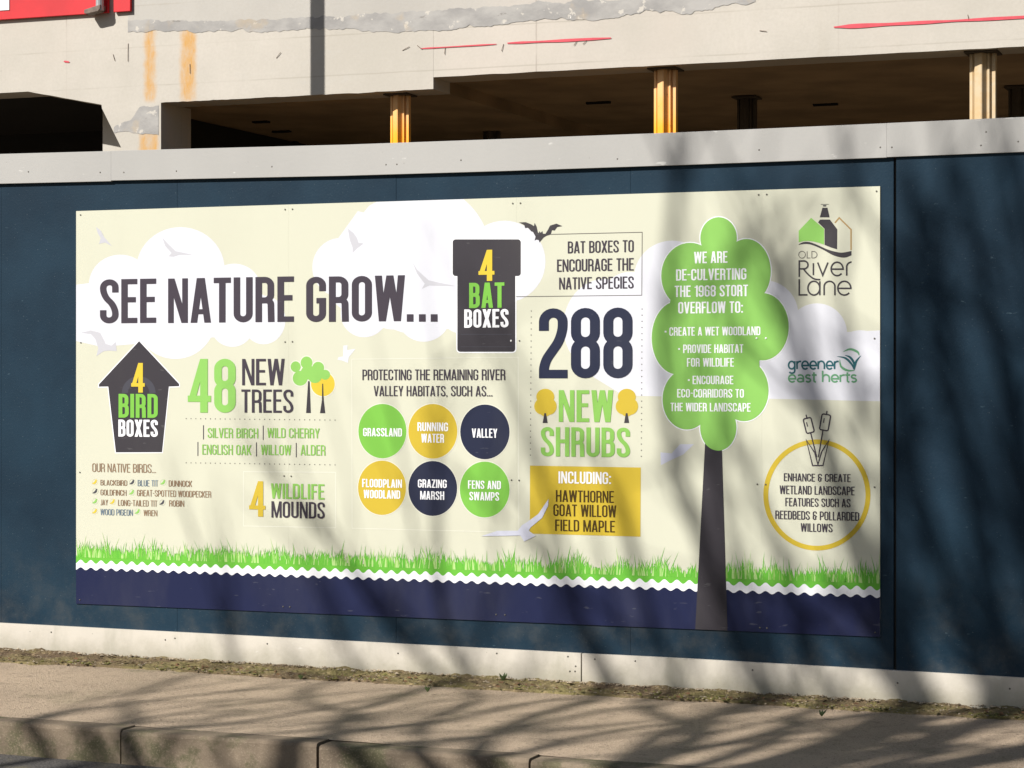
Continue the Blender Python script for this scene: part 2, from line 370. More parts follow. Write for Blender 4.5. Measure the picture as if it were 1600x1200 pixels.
# ------------------------------------------------------------------ condensed lettering
def arcjoin(pts, r, closed=False, seg=6):
    """polyline with its corners rounded"""
    out = []; k = len(pts)
    for i, p in enumerate(pts):
        p = Vector(p)
        if not closed and i in (0, k-1): out.append(p); continue
        a = Vector(pts[i-1]); b = Vector(pts[(i+1) % k]); da = (a-p); db = (b-p)
        rr = min(r, da.length*.5, db.length*.5)
        s0 = p+da.normalized()*rr; s1 = p+db.normalized()*rr
        for j in range(seg+1):
            t = j/seg; kk = .55
            c0 = s0+(p-s0)*kk; c1 = s1+(p-s1)*kk
            out.append(s0*(1-t)**3+c0*3*t*(1-t)**2+c1*3*t*t*(1-t)+s1*t**3)
    return out
def stroke(pts, wd, closed=False):
    """quads along a line, mitred"""
    pts = [Vector(p) for p in pts]; q = [pts[0]]
    for p in pts[1:]:
        if (p-q[-1]).length > 1e-5: q.append(p)
    if closed and (q[0]-q[-1]).length < 1e-5: q.pop()
    pts = q; k = len(pts); L = []; Rr = []
    for i in range(k):
        if closed: a, b = pts[i-1], pts[(i+1) % k]
        else: a, b = pts[max(i-1, 0)], pts[min(i+1, k-1)]
        d1 = (pts[i]-a) if (closed or i > 0) else (b-pts[i]); d2 = (b-pts[i]) if (closed or i < k-1) else d1
        d1 = d1.normalized(); d2 = d2.normalized(); t = (d1+d2)
        t = t.normalized() if t.length > 1e-6 else d1
        nn = Vector((-t.y, t.x)); m = max(.35, nn.dot(Vector((-d1.y, d1.x))))
        L.append(pts[i]+nn*wd/2/m); Rr.append(pts[i]-nn*wd/2/m)
    return [[L[i], L[(i+1) % k], Rr[(i+1) % k], Rr[i]] for i in range(k if closed else k-1)]
def glyph(ch, s):
    """condensed capital: (width, polygons), cap height 1, stroke s"""
    h = s/2; T = 1-h; B = h
    rect = lambda x0, x1, y0, y1: [(x0, y0), (x1, y0), (x1, y1), (x0, y1)]
    def dg(x0, x1, wx, y0=0., y1=1.): return [(x0, y0), (x0+wx, y0), (x1+wx, y1), (x1, y1)]
    W = .385; Rx = W-h; r = (Rx-h)*.62
    P = []
    st = lambda pts, rad=None, closed=False: P.extend(stroke(arcjoin(pts, r if rad is None else rad, closed), s, closed))
    if ch == 'A':
        W = .42; P += [dg(0, W/2-s*.62, s*1.02), [(W-s*1.02, 0), (W, 0), (W/2+s*.62, 1), (W/2-s*.4, 1)], rect(W*.2, W*.8, .19, .19+s*.85)]
    elif ch == 'B':
        P.append(rect(0, s, 0, 1)); st([(h, B), (Rx, B), (Rx, .52), (h, .52)]); st([(h, .52), (Rx-.012, .52), (Rx-.012, T), (h, T)])
    elif ch == 'C': st([(Rx, .34), (Rx, B), (h, B), (h, T), (Rx, T), (Rx, .66)])
    elif ch == 'D': P.append(rect(0, s, 0, 1)); st([(h, B), (Rx, B), (Rx, T), (h, T)])
    elif ch == 'E': W = .33; P += [rect(0, s, 0, 1), rect(s*.5, W, 0, s*.9), rect(s*.5, W, 1-s*.9, 1), rect(s*.5, W-.03, .53-s*.45, .53+s*.45)]
    elif ch == 'F': W = .32; P += [rect(0, s, 0, 1), rect(s*.5, W, 1-s*.9, 1), rect(s*.5, W-.03, .51-s*.45, .51+s*.45)]
    elif ch == 'G': st([(Rx, .68), (Rx, T), (h, T), (h, B), (Rx, B), (Rx, .53)]); P.append(rect(W*.52, W, .53-s*.9, .53))
    elif ch == 'H': W = .4; P += [rect(0, s, 0, 1), rect(W-s, W, 0, 1), rect(h, W-h, .52-h, .52+h)]
    elif ch == 'I': W = s; P.append(rect(0, s, 0, 1))
    elif ch == 'J': W = .26; st([(0, B), (W-h, B), (W-h, 1)], .1)
    elif ch == 'K': W = .41; P += [rect(0, s, 0, 1), dg(s*.6, W-s*1.1, s*1.1, .36, 1), [(W-s*1.12, 0), (W, 0), (s*1.5+.04, .68), (s*.9, .52)]]
    elif ch == 'L': W = .31; P += [rect(0, s, 0, 1), rect(h, W, 0, s*.9)]
    elif ch == 'M': W = .53; P += [rect(0, s*.9, 0, 1), rect(W-s*.9, W, 0, 1), [(W/2-s*.35, 0), (W/2+s*.35, 0), (s*1.1, 1), (0, 1)], [(W/2-s*.35, 0), (W/2+s*.35, 0), (W, 1), (W-s*1.1, 1)]]
    elif ch == 'N': W = .41; P += [rect(0, s*.88, 0, 1), rect(W-s*.88, W, 0, 1), [(W-s*1.0, 0), (W, 0), (s*1.0, 1), (0, 1)]]
    elif ch in 'O0': st([(Rx, B), (h, B), (h, T), (Rx, T)], closed=True)
    elif ch == 'P': W = .375; Rx = W-h; P.append(rect(0, s, 0, 1)); st([(h, .42), (Rx, .42), (Rx, T), (h, T)])
    elif ch == 'R': P.append(rect(0, s, 0, 1)); st([(h, .48), (Rx-.01, .48), (Rx-.01, T), (h, T)]); st([(h, .48), (Rx-.01, .48), (Rx, 0)], .09)
    elif ch == 'S': st([(Rx, .70), (Rx, T), (h, T), (h, .64), (Rx, .37), (Rx, B), (h, B), (h, .30)])
    elif ch == 'T': W = .35; P += [rect(W/2-h, W/2+h, 0, 1), rect(0, W, 1-s*.9, 1)]
    elif ch == 'U': st([(h, 1), (h, B), (Rx, B), (Rx, 1)])
    elif ch == 'V': W = .41; P += [[(W/2-s*.55, 0), (W/2+s*.35, 0), (s*1.02, 1), (0, 1)], [(W/2-s*.35, 0), (W/2+s*.55, 0), (W, 1), (W-s*1.02, 1)]]
    elif ch == 'W':
        W = .57; q = W/4
        for c0, c1 in ((q, 0), (q, 2*q), (3*q, 2*q), (3*q, 4*q)):
            top = c1-s/2 if 0 < c1 < W else (0 if c1 == 0 else W-s)
            P.append([(c0-s*.5, 0), (c0+s*.5, 0), (top+s, 1), (top, 1)])
    elif ch == 'X': W = .42; P += [dg(0, W-s*1.1, s*1.1), [(W-s*1.1, 0), (W, 0), (s*1.1, 1), (0, 1)]]
    elif ch == 'Y': W = .4; P += [rect(W/2-h, W/2+h, 0, .45), [(W/2-h, .38), (W/2+h, .38), (s*1.05, 1), (0, 1)], [(W/2-h, .38), (W/2+h, .38), (W, 1), (W-s*1.05, 1)]]
    elif ch == 'Z': W = .36; P += [rect(0, W, 0, s*.9), rect(0, W, 1-s*.9, 1), dg(0, W-s*1.1, s*1.1, s*.5, 1-s*.5)]
    elif ch == '1': W = .25; P += [rect(W-s, W, 0, 1), [(0, .80), (W-h, .80), (W-h, .90), (0, .88)]]
    elif ch == '2': st([(h, .68), (h, T), (Rx, T), (Rx, .60), (h, .22), (h, 0)]); P.append(rect(0, W, 0, s*.92))
    elif ch == '4': W = .42; P += [rect(W*.86-s, W*.86, 0, 1), rect(0, W, .20, .20+s*.85), [(0, .20), (s, .20+s*.2), (W*.86-s*.2, 1), (W*.86-s, 1)]]
    elif ch == '6': st([(Rx, .70), (Rx, T), (h, T), (h, B), (Rx, B), (Rx, .56), (h, .56)])
    elif ch == '8': st([(Rx, B), (h, B), (h, .52), (Rx, .52)], closed=True); st([(Rx, .52), (h, .52), (h, T), (Rx, T)], closed=True)
    elif ch == '9': st([(h, .30), (h, B), (Rx, B), (Rx, T), (h, T), (h, .46), (Rx, .46)])
    elif ch == '.': W = s*1.05; P.append(rect(0, W, 0, W))
    elif ch == ',': W = s; P += [rect(0, s, 0, s), [(s*.2, -s*.9), (s*.6, -s*.9), (s, .02), (s*.3, .02)]]
    elif ch == ':': W = s*1.05; P += [rect(0, W, .02, .02+W), rect(0, W, .55, .55+W)]
    elif ch == '-': W = .22; P.append(rect(0, W, .46, .46+s*.85))
    elif ch == '|': W = s*.45; P.append(rect(0, W, -.2, 1.2))
    elif ch == '&': st([(W, .42), (W*.72, .42), (W*.72, .06)], .02); st([(Rx, .74), (Rx, T), (h, T), (h, .54), (Rx-.06, .54)]); st([(Rx-.06, .54), (h, .54), (h, B), (W*.72, B), (W*.72, .42)])
    elif ch == ' ': return .17, []
    else: raise ValueError(ch)
    return W, [[(float(a), float(b)) for a, b in p] for p in P]
def text_polys(txt, s, gap=.058):
    x = 0; out = []
    for i, ch in enumerate(txt):
        W, P = glyph(ch, s)
        out += [[(a+x, b) for a, b in p] for p in P]; x += W+gap
    return x-gap, out

# ------------------------------------------------------------------ flat print on the sign
FRONT = -.0065; STEP = .0004
S0 = at(120, 330); SX1 = at(1375.5, 291.5).x; ZT = S0.y; ZB = at(120, 943).y
def union(polys, layer, name, mat, parent, eps=1e-6, clamp=True):
    """several outlines in wall metres -> one flat mesh without overlaps"""
    V = []; F = []
    for p in polys:
        q = []
        for a, b in p:
            if clamp: a = min(max(a, S0.x+.0005), SX1-.0005); b = min(max(b, ZB+.0005), ZT-.0005)
            if not q or (abs(a-q[-1][0])+abs(b-q[-1][1])) > 1e-5: q.append((a, b))
        if len(q) > 2 and abs(q[0][0]-q[-1][0])+abs(q[0][1]-q[-1][1]) < 1e-5: q.pop()
        if len(q) < 3: continue
        ar = sum(q[i][0]*q[(i+1) % len(q)][1]-q[(i+1) % len(q)][0]*q[i][1] for i in range(len(q)))
        if abs(ar) < 1e-10: continue
        if ar < 0: q.reverse()
        F.append(list(range(len(V), len(V)+len(q)))); V += [Vector(v) for v in q]
    ov, oe, of, _, _, orig = delaunay_2d_cdt(V, [], F, 0, eps)
    loops = [[V[i] for i in f] for f in F]
    bb = [(min(v.x for v in l), max(v.x for v in l), min(v.y for v in l), max(v.y for v in l)) for l in loops]
    def inside(x, y):
        for l, b in zip(loops, bb):
            if b[0] <= x <= b[1] and b[2] <= y <= b[3]:
                c_ = False; p = l[-1]
                for q in l:
                    if (q.y > y) != (p.y > y) and x < (p.x-q.x)*(y-q.y)/(p.y-q.y)+q.x: c_ = not c_
                    p = q
                if c_: return True
        return False
    keep = [f for f in of if inside(sum(ov[i].x for i in f)/len(f), sum(ov[i].y for i in f)/len(f))]
    y = FRONT-STEP*layer
    me = bpy.data.meshes.new(name); me.from_pydata([(v.x, y, v.y) for v in ov], [], keep); me.update()
    return link(name, me, mat, parent)
VIEW = {'p': (0, 0, 1), 'z4': (100, 300, 3.478), 'z5': (540, 300, 3.3333), 'z6': (1000, 280, 3.3325), 'z7': (100, 620, 3.3333), 'zb': (540, 560, 3.3333),
        'zc': (1000, 600, 3), 'zh': (110, 540, 6), 'zx': (690, 330, 5.215), 'zn': (130, 700, 7.273), 't1': (1010, 320, 6), 't2': (1010, 500, 5.454),
        'lg': (1220, 300, 6.667), 'gr': (1180, 530, 3.527), 'ti': (440, 540, 10), 'b8': (740, 760, 10)}
def W_(v, x, y):
    ox, oy, s = VIEW[v]; return at(ox+x/s, oy+y/s)
sign = tag(empty('information_board', (0, 0, 0)), 'large cream printed nature sign with navy base fixed across the blue hoarding', 'sign')
def txt(t, v, xl, xr, top, base, mat, s=.125, layer=5, gap=.058, label=None, yo=0):
    s = min(s, .165)*.88
    a = W_(v, xl, base); b = W_(v, xl, top); c = W_(v, xr, base); hgt = b.y-a.y
    wd, P = text_polys(t, s, gap); kx = (c.x-a.x)/wd
    o = union([[(a.x+x*kx, a.y+y*hgt) for x, y in p] for p in P], layer, 'lettering', M[mat], sign)
    if label: o['label'] = label
    return o
def ell(v, cx, cy, rx, ry, n=48, a0=0, a1=360):
    return [tuple(W_(v, cx+rx*math.cos(R(a0+(a1-a0)*i/n)), cy+ry*math.sin(R(a0+(a1-a0)*i/n)))) for i in range(n if a1-a0 == 360 else n+1)]
def poly(v, pts): return [tuple(W_(v, *p)) for p in pts]
def line(v, pts, wpx, closed=False):
    s = VIEW[v][2]; p = [W_(v, *q) for q in pts]; k = 10/ FPX/ .93 * wpx/s *1.05
    return [[(a.x, a.y) for a in q] for q in stroke(p, k, closed)]
def spline(pts, n=6):
    out = []; pts = [Vector(p) for p in pts]
    for i in range(len(pts)-1):
        p0 = pts[max(i-1, 0)]; p1 = pts[i]; p2 = pts[i+1]; p3 = pts[min(i+2, len(pts)-1)]
        for j in range(n):
            t = j/n; out.append(.5*((2*p1)+(p2-p0)*t+(2*p0-5*p1+4*p2-p3)*t*t+(3*p1-p0-3*p2+p3)*t**3))
    return [tuple(p) for p in out]+[tuple(pts[-1])]
def offset(pts, d):
    """grow an outline (wall metres) outwards by d"""
    ar = sum(pts[i][0]*pts[(i+1) % len(pts)][1]-pts[(i+1) % len(pts)][0]*pts[i][1] for i in range(len(pts)))
    if ar < 0: pts = pts[::-1]
    out = []; k = len(pts)
    for i in range(k):
        p = Vector(pts[i]); a = (p-Vector(pts[i-1])); b = (Vector(pts[(i+1) % k])-p)
        a = a.normalized() if a.length > 0 else b.normalized(); b = b.normalized() if b.length > 0 else a
        n1 = Vector((a.y, -a.x)); n2 = Vector((b.y, -b.x)); m = (n1+n2); m = m.normalized() if m.length > 1e-6 else n1
        out.append(tuple(p+m*d/max(.45, m.dot(n1))))
    return out
# four boards
sx = [S0.x, at(452, 600).x, at(808, 600).x, at(1191, 600).x, SX1]
for i in range(4):
    mb = MB(); mb.box(sx[i]+(.00015 if i else 0), sx[i+1]-(.00015 if i < 3 else 0), FRONT, FRONT+.004, ZB, ZT)
    mb.build('board', M['cream'], sign)
# navy base, white wave, grass
SW = SX1-S0.x; per = 15.8/ (at(121, 900).x-at(120, 900).x)**-1
zu = at(120, 877).y; zl = at(120, 888).y
def wave(z, amp, x): return z+amp*math.cos(2*math.pi*(x-S0.x-.028)/per)
XS = [S0.x+SW*i/1200 for i in range(1201)]
za = abs(at(120, 877).y-at(120, 874.2).y)
band1 = []
mbn = MB(); mbw = MB(); mbg = MB()
zg = at(120, 866).y
for i in range(1200):
    x0, x1 = XS[i], XS[i+1]
    y = FRONT-STEP
    mbn.add([(x0, y, ZB), (x1, y, ZB), (x1, y, wave(zl, za*.75, x1)), (x0, y, wave(zl, za*.75, x0))], [(0,1,2,3)])
    y2 = FRONT-STEP*2
    mbw.add([(x0, y2, wave(zl, za*.75, x0)), (x1, y2, wave(zl, za*.75, x1)), (x1, y2, wave(zu, za, x1)), (x0, y2, wave(zu, za, x0))], [(0,1,2,3)])
    gtop = lambda x: zg+.012*noise.noise((x*9, 0, 0))+.016*noise.noise((x*26, 3, 0))
    mbg.add([(x0, y2, wave(zu, za, x0)), (x1, y2, wave(zu, za, x1)), (x1, y2, gtop(x1)), (x0, y2, gtop(x0))], [(0,1,2,3)])
mbn.build('navy_band', M['navy'], sign); mbw.build('wave_band', M['paper'], sign); 
rng = random.Random(8)
for i in range(2600):
    x = rng.uniform(S0.x+.004, SX1-.004); clump = noise.noise((x*7, 9, 0))+.6*noise.noise((x*23, 5, 0))
    hgt = rng.uniform(.015, .055)*(1.15+1.1*clump)+(.05 if rng.random() < .06 else 0)
    if hgt < .01: continue
    z0 = zg-.014; lean = rng.gauss(0, .22)*hgt; wd = rng.uniform(.0018, .005)*(1.3 if hgt < .05 else .7)
    y = FRONT-STEP*(2.3+.9*rng.random()); mi = rng.choices((0, 1, 2, 3), (7, 2, 3, 1.2))[0]
    cx0 = lambda v: min(max(v, S0.x+.001), SX1-.001)
    hgt += .014
    mbg.add([(cx0(x-wd), y, z0), (cx0(x+wd), y, z0), (cx0(x+lean*.35+wd*.7), y, z0+hgt*.55), (cx0(x+lean), y, z0+hgt), (cx0(x+lean*.35-wd*.7), y, z0+hgt*.55)], [(0,1,2,3,4)], mi)
tag(mbg.build('printed_grass', [M['grass'], M['grass2'], M['grass3'], M['grass4']], sign), kind='stuff')
# clouds
def cloud(parts, label): o = union(parts, .8, 'cloud', M['white'], sign); o['label'] = label
cloud([ell('p', 189, 445, 49, 47), ell('p', 283, 421, 69, 66), ell('p', 367, 455, 43, 43), ell('p', 413, 500, 34, 38), ell('p', 364, 510, 33, 32), ell('p', 275, 500, 62, 61),
       poly('p', [(118, 445), (160, 440), (283, 400), (367, 430), (440, 480), (420, 520), (160, 542), (118, 533)])], 'left white cloud behind the title lettering')
cloud([ell('p', 533, 418, 44, 46), ell('p', 657, 405, 112, 118), ell('p', 789, 409, 64, 64), ell('p', 570, 490, 37, 37), ell('p', 663, 492, 42, 42), ell('p', 725, 480, 40, 42), ell('p', 615, 470, 45, 45),
       poly('p', [(495, 420), (560, 330), (765, 380), (850, 420), (770, 500), (560, 505), (520, 470)])], 'middle white cloud behind the printed bat box')
cloud([ell('p', 1051, 436, 60, 60), ell('p', 945, 510, 64, 74), ell('p', 1195, 492, 53, 54), ell('p', 1277, 521, 47, 47), ell('p', 1345, 560, 45, 44), ell('p', 985, 470, 45, 45),
       poly('p', [(900, 520), (1000, 430), (1051, 420), (1195, 480), (1300, 520), (1400, 516), (1400, 627), (975, 618), (905, 575)])], 'right white cloud behind the green printed tree')
# birds
def bird(v, pts, mat='bird', layer=1.6, label=None): o = union([poly(v, pts)], layer, 'bird_silhouette', M[mat], sign); o['label'] = label
bird('z4', [(178,190),(205,212),(222,245),(265,295),(228,275),(195,282),(203,250),(188,225)], 'bird', label='pale grey bird near the top left corner')
bird('z4', [(538,248),(572,285),(610,322),(640,328),(705,342),(630,342),(600,352),(572,350),(588,332),(555,295)], 'bird', label='soaring grey bird on the left cloud')
bird('z5', [(15,190),(45,215),(62,240),(70,265),(97,268),(62,295),(40,318),(40,290),(25,250)], 'bird', label='diving grey bird on the middle cloud')
bird('z5', [(350,362),(375,405),(435,460),(470,468),(575,490),(500,490),(440,487),(400,505),(415,478),(375,425)], 'bird', label='large grey bird above the dots of the title')
bird('z4', [(98,765),(150,752),(200,765),(218,800),(230,825),(262,835),(285,815),(290,865),(250,862),(220,865),(180,892),(190,850),(175,800),(150,772)], 'bird', label='grey bird beside the bird box roof')
bird('ti', [(975,0),(1040,-5),(1035,70),(1165,50),(1100,130),(1060,180),(1045,270),(960,235),(880,220),(900,180),(970,170)], 'white', label='white bird right of the two small printed trees')
bird('zc', [(98,320),(150,325),(190,282),(255,282),(205,330),(150,355),(100,380)], 'lilac', label='pale lilac bird left of the printed tree trunk')
bird('b8', [(130,775),(380,692),(700,690),(770,600),(840,560),(1020,430),(1180,195),(1175,300),(1080,490),(900,640),(870,690),(980,770),(800,860),(740,765),(400,772)], 'lilac', 6.5, label='large lilac bird over the corner of the yellow box')
# headline
txt('SEE', 'z4', 200, 505, 476, 714, 'ink', .15, label='dark grey headline word see')
txt('NATURE', 'z4', 570, 1253, 471, 712, 'ink', .15, label='dark grey headline word nature')
txt('GROW', 'p', 479.5, 633.6, 432.8, 503.2, 'ink', .15, label='dark grey headline word grow')
for x0, x1 in ((636.6, 647), (655.5, 666), (674, 684.6)): union([poly('p', [(x0, 491), (x1, 491), (x1, 502.6), (x0, 502.6)])], 5, 'full_stop', M['ink'], sign)
# bird box
house = poly('p', [(218.5, 533), (281, 600), (281, 603.5), (265, 604), (254.4, 706.5), (182.2, 706.8), (170.3, 604), (155.6, 604.2), (155.8, 600.5)])
union([offset(house, .005)], 1.8, 'picture_halo', M['paper'], sign)
union([house], 2.4, 'bird_box_picture', M['dark'], sign)['label'] = 'charcoal bird box silhouette with a pointed roof'
union([ell('zh', 648, 445, 158, 158, 24, 180, 360)+ell('zh', 648, 445, 100, 100, 24, 180, 360)[::-1]], 3, 'box_hole_picture', M['midgrey'], sign)
txt('4', 'zh', 578, 705, 163, 440, 'yellow', .16, 6); txt('BIRD', 'zh', 460, 827, 452, 675, 'green2', .19, 6); txt('BOXES', 'zh', 458, 827, 693, 852, 'paper', .18, 5)
# 48 new trees
txt('48', 'p', 294.6, 369.4, 560.8, 644.5, 'green', .155); txt('NEW', 'z4', 972, 1203, 907, 1050, 'ink', .12); txt('TREES', 'p', 378.3, 459.4, 608.5, 644.6, 'ink', .12)
tr = [ell('ti', *q) for q in ((230,330,78,84), (400,268,92,98), (582,345,92,92), (690,455,78,78), (300,510,116,116), (530,480,110,105), (430,420,120,110))]
ys = ell('ti', 655, 600, 186, 190)
union([offset(ys, .005)]+[offset(q, .005) for q in tr], 1.4, 'picture_halo', M['pale'], sign)
union([ys], 2, 'small_tree_picture', M['yellow'], sign)['label'] = 'small round yellow printed tree crown'
union(tr, 2.6, 'small_tree_picture', M['green'], sign)['label'] = 'small lobed green printed tree crown'
union([poly('ti', [(425,555),(448,555),(466,1052),(393,1052)]), poly('ti', [(645,595),(660,595),(668,850),(692,1055),(610,1055),(640,850)])], 3.2, 'trunk_picture', M['dark'], sign)
def dots(v, p0, p1, k, r=.0032):
    a = W_(v, *p0); b = W_(v, *p1)
    union([[(a.x+(b.x-a.x)*i/(k-1)+r*math.cos(t*math.pi/3), a.y+(b.y-a.y)*i/(k-1)+r*math.sin(t*math.pi/3)) for t in range(6)] for i in range(k)], 2, 'dotted_line', M['line'], sign)['kind'] = 'stuff'
dots('p', (292, 654), (524.5, 656.4), 31); dots('p', (292, 723), (524.5, 726.3), 31)
for t, x0, x1, y0, y1 in (('SILVER BIRCH', 752, 1015, 162, 213), ('WILD CHERRY', 1063, 1335, 162, 213), ('ENGLISH OAK', 724, 980, 248, 300), ('WILLOW', 1030, 1187, 249, 302), ('ALDER', 1236, 1365, 250, 304)):
    txt(t, 'z7', x0, x1, y0, y1, 'green3', .115)
for (x, y0, y1) in ((730,148,222), (1041,150,225), (701,235,308), (1006,237,310), (1213,240,315)): union(line('z7', [(x, y0), (x, y1)], 5), 2, 'divider', M['ink'], sign)
txt('4', 'z7', 968, 1053, 438, 622, 'gold', .15); txt('WILDLIFE', 'z7', 1082, 1360, 450, 529, 'green3', .14); txt('MOUNDS', 'z7', 1084, 1362, 543, 628, 'ink', .13)
union(line('z7', [(938,390),(1418,393),(1418,682),(938,672)], 4, True), 1.4, 'thin_frame', M['pale'], sign)
txt('OUR NATIVE BIRDS...', 'zn', 112, 835, 172, 270, 'rustink', .10)
for t, x0, x1, y0, y1, m in (('BLACKBIRD', 205, 508, 360, 422, 'rustink'), ('BLUE TIT', 628, 860, 362, 432, 'blueink'), ('DUNNOCK', 980, 1245, 366, 436, 'rustink'), ('GOLDFINCH', 205, 500, 470, 535, 'rustink'),
        ('GREAT-SPOTTED WOODPECKER', 620, 1462, 473, 545, 'rustink'), ('JAY', 205, 290, 584, 648, 'rustink'), ('LONG-TAILED TIT', 405, 850, 586, 655, 'rustink'), ('ROBIN', 985, 1155, 592, 662, 'rustink'),
        ('WOOD PIGEON', 205, 572, 690, 760, 'blueink'), ('WREN', 695, 850, 702, 770, 'rustink')):
    txt(t, 'zn', x0, x1, y0, y1, m, .105)
IC = {'y': 'yellow', 'g': 'green', 'k': 'midgrey'}
for k in 'ygk':
    P = []
    for (x, y, c_) in ((143,385,'y'), (567,388,'k'), (918,390,'g'), (147,492,'k'), (563,503,'g'), (145,605,'g'), (345,610,'y'), (908,620,'k'), (143,718,'y'), (628,722,'g')):
        if c_ == k: P.append(poly('zn', [(x-38, y+22), (x-8, y-2), (x+8, y-30), (x+20, y-24), (x+16, y+6), (x-2, y+22)])); P += line('zn', ell_pts if False else [(x+34*math.cos(a*.7), y+34*math.sin(a*.7)) for a in range(9)], 1.2, True)
    union(P, 2, 'bird_icons', M[IC[k]], sign)['kind'] = 'stuff'
# bat box
def rrect(v, x0, x1, y0, y1, r, n=5):
    out = []
    for cx, cy, a in ((x1-r, y0+r, -90), (x1-r, y1-r, 0), (x0+r, y1-r, 90), (x0+r, y0+r, 180)):
        for i in range(n+1): t = R(a+90*i/n); out.append(tuple(W_(v, cx+r*math.cos(t), cy+r*math.sin(t))))
    return out
cap = rrect('zx', 95, 650, 230, 529, 24); body = rrect('zx', 133, 605, 400, 1146, 24)
union([offset(cap, .006), offset(body, .006)], 1.8, 'picture_halo', M['paper'], sign)
union([cap, body], 2.4, 'bat_box_picture', M['dark'], sign)['label'] = 'charcoal bat box silhouette with a wide lid'
union([q for y in (1003, 1105) for q in line('zx', [(160, y), (575, y)], 4)], 3, 'slot_line', M['midgrey'], sign)
txt('4', 'zx', 306, 436, 317, 570, 'yellow', .16, 6); txt('BAT', 'zx', 230, 517, 585, 790, 'green2', .19, 6); txt('BOXES', 'zx', 190, 550, 801, 950, 'paper', .18, 5)
bat = poly('zx', [(635,92),(690,90),(735,108),(757,122),(762,96),(778,125),(788,172),(798,180),(800,163),(812,176),(826,163),(829,184),(850,185),(872,150),(888,118),(940,102),(988,122),(945,130),(925,158),(903,155),(893,190),(860,200),(835,215),(802,255),(795,235),(775,232),(762,240),(770,208),(748,168),(735,165),(707,135),(685,138),(678,114)])
union([bat], 3, 'bat_silhouette', M['dark'], sign)
union(line('z5', [(1072, 221), (1547, 210), (1545, 538), (890, 545.5)], 3.5), 2, 'thin_frame', M['line'], sign)
txt('BAT BOXES TO', 'z5', 1160, 1503, 258, 320, 'ink', .125); txt('ENCOURAGE THE', 'z5', 1104, 1503, 352, 416, 'ink', .125); txt('NATIVE SPECIES', 'z5', 1115, 1503, 446, 508, 'ink', .125)
# 288 shrubs
txt('288', 'z5', 1010, 1497, 607, 970, 'navyink', .15, gap=.045, label='large navy number')
dots('p', (831, 486), (829.5, 711), 25); dots('p', (1004, 483), (1002.8, 713), 25)
txt('NEW', 'zb', 1113, 1397, 165, 330, 'green3', .15); txt('SHRUBS', 'zb', 1020, 1484, 357, 509, 'green3', .145)
for cx, nm in ((1043, 'left'), (1467, 'right')):
    union([ell('zb', cx, 200, 47, 42), ell('zb', cx-18, 250, 40, 42), ell('zb', cx+17, 250, 42, 44), ell('zb', cx, 262, 36, 40)], 2.4, 'shrub_picture', M['gold'], sign)['label'] = 'golden shrub at the '+nm+' of the word new'
    union([poly('zb', [(cx-5, 285), (cx+4, 285), (cx+12, 336), (cx-14, 336)])], 3, 'trunk_picture', M['dark'], sign)
union([poly('zb', [(963,558),(1540,568),(1538,928),(962,912)])], 2, 'yellow_box', M['gold'], sign)
txt('INCLUDING:', 'zb', 1112, 1385, 588, 650, 'paper', .14); txt('HAWTHORNE', 'zb', 1098, 1400, 685, 746, 'brownink', .13)
txt('GOAT WILLOW', 'zb', 1085, 1412, 758, 820, 'brownink', .13); txt('FIELD MAPLE', 'zb', 1094, 1405, 838, 898, 'brownink', .13)
# habitats
txt('PROTECTING THE REMAINING RIVER', 'zb', 91, 835, 58, 113, 'ink', .12); txt('VALLEY HABITATS, SUCH AS...', 'zb', 150, 768, 143, 196, 'ink', .12)
union(line('zb', [(35, 4), (902, -6), (905, 906), (37, 884)], 3.5, True), 1.4, 'thin_frame', M['pale'], sign)
for (x0, x1, y0, y1, m, lb) in ((70,320,237,520,'green2','grassland'), (330,585,237,522,'gold','running water'), (600,857,240,525,'navyink','valley'), (68,318,532,815,'gold','floodplain woodland'), (330,584,534,820,'navyink','grazing marsh'), (598,857,537,828,'green2','fens and swamps')):
    e = ell('zb', (x0+x1)/2, (y0+y1)/2, (x1-x0)/2, (y1-y0)/2); union([offset(e, .004)], 1.6, 'disc_halo', M['pale'], sign)
    union([e], 2.2, 'disc', M[m], sign)['label'] = 'disc lettered '+lb
for t, x0, x1, y0, y1 in (('GRASSLAND',95,297,362,405), ('RUNNING',378,537,333,378), ('WATER',398,516,392,438), ('VALLEY',661,793,365,412), ('FLOODPLAIN',90,297,627,670), ('WOODLAND',98,288,684,727), ('GRAZING',380,530,629,672), ('MARSH',392,517,690,734), ('FENS AND',641,812,635,678), ('SWAMPS',648,803,694,738)):
    txt(t, 'zb', x0, x1, y0, y1, 'paper', .15)
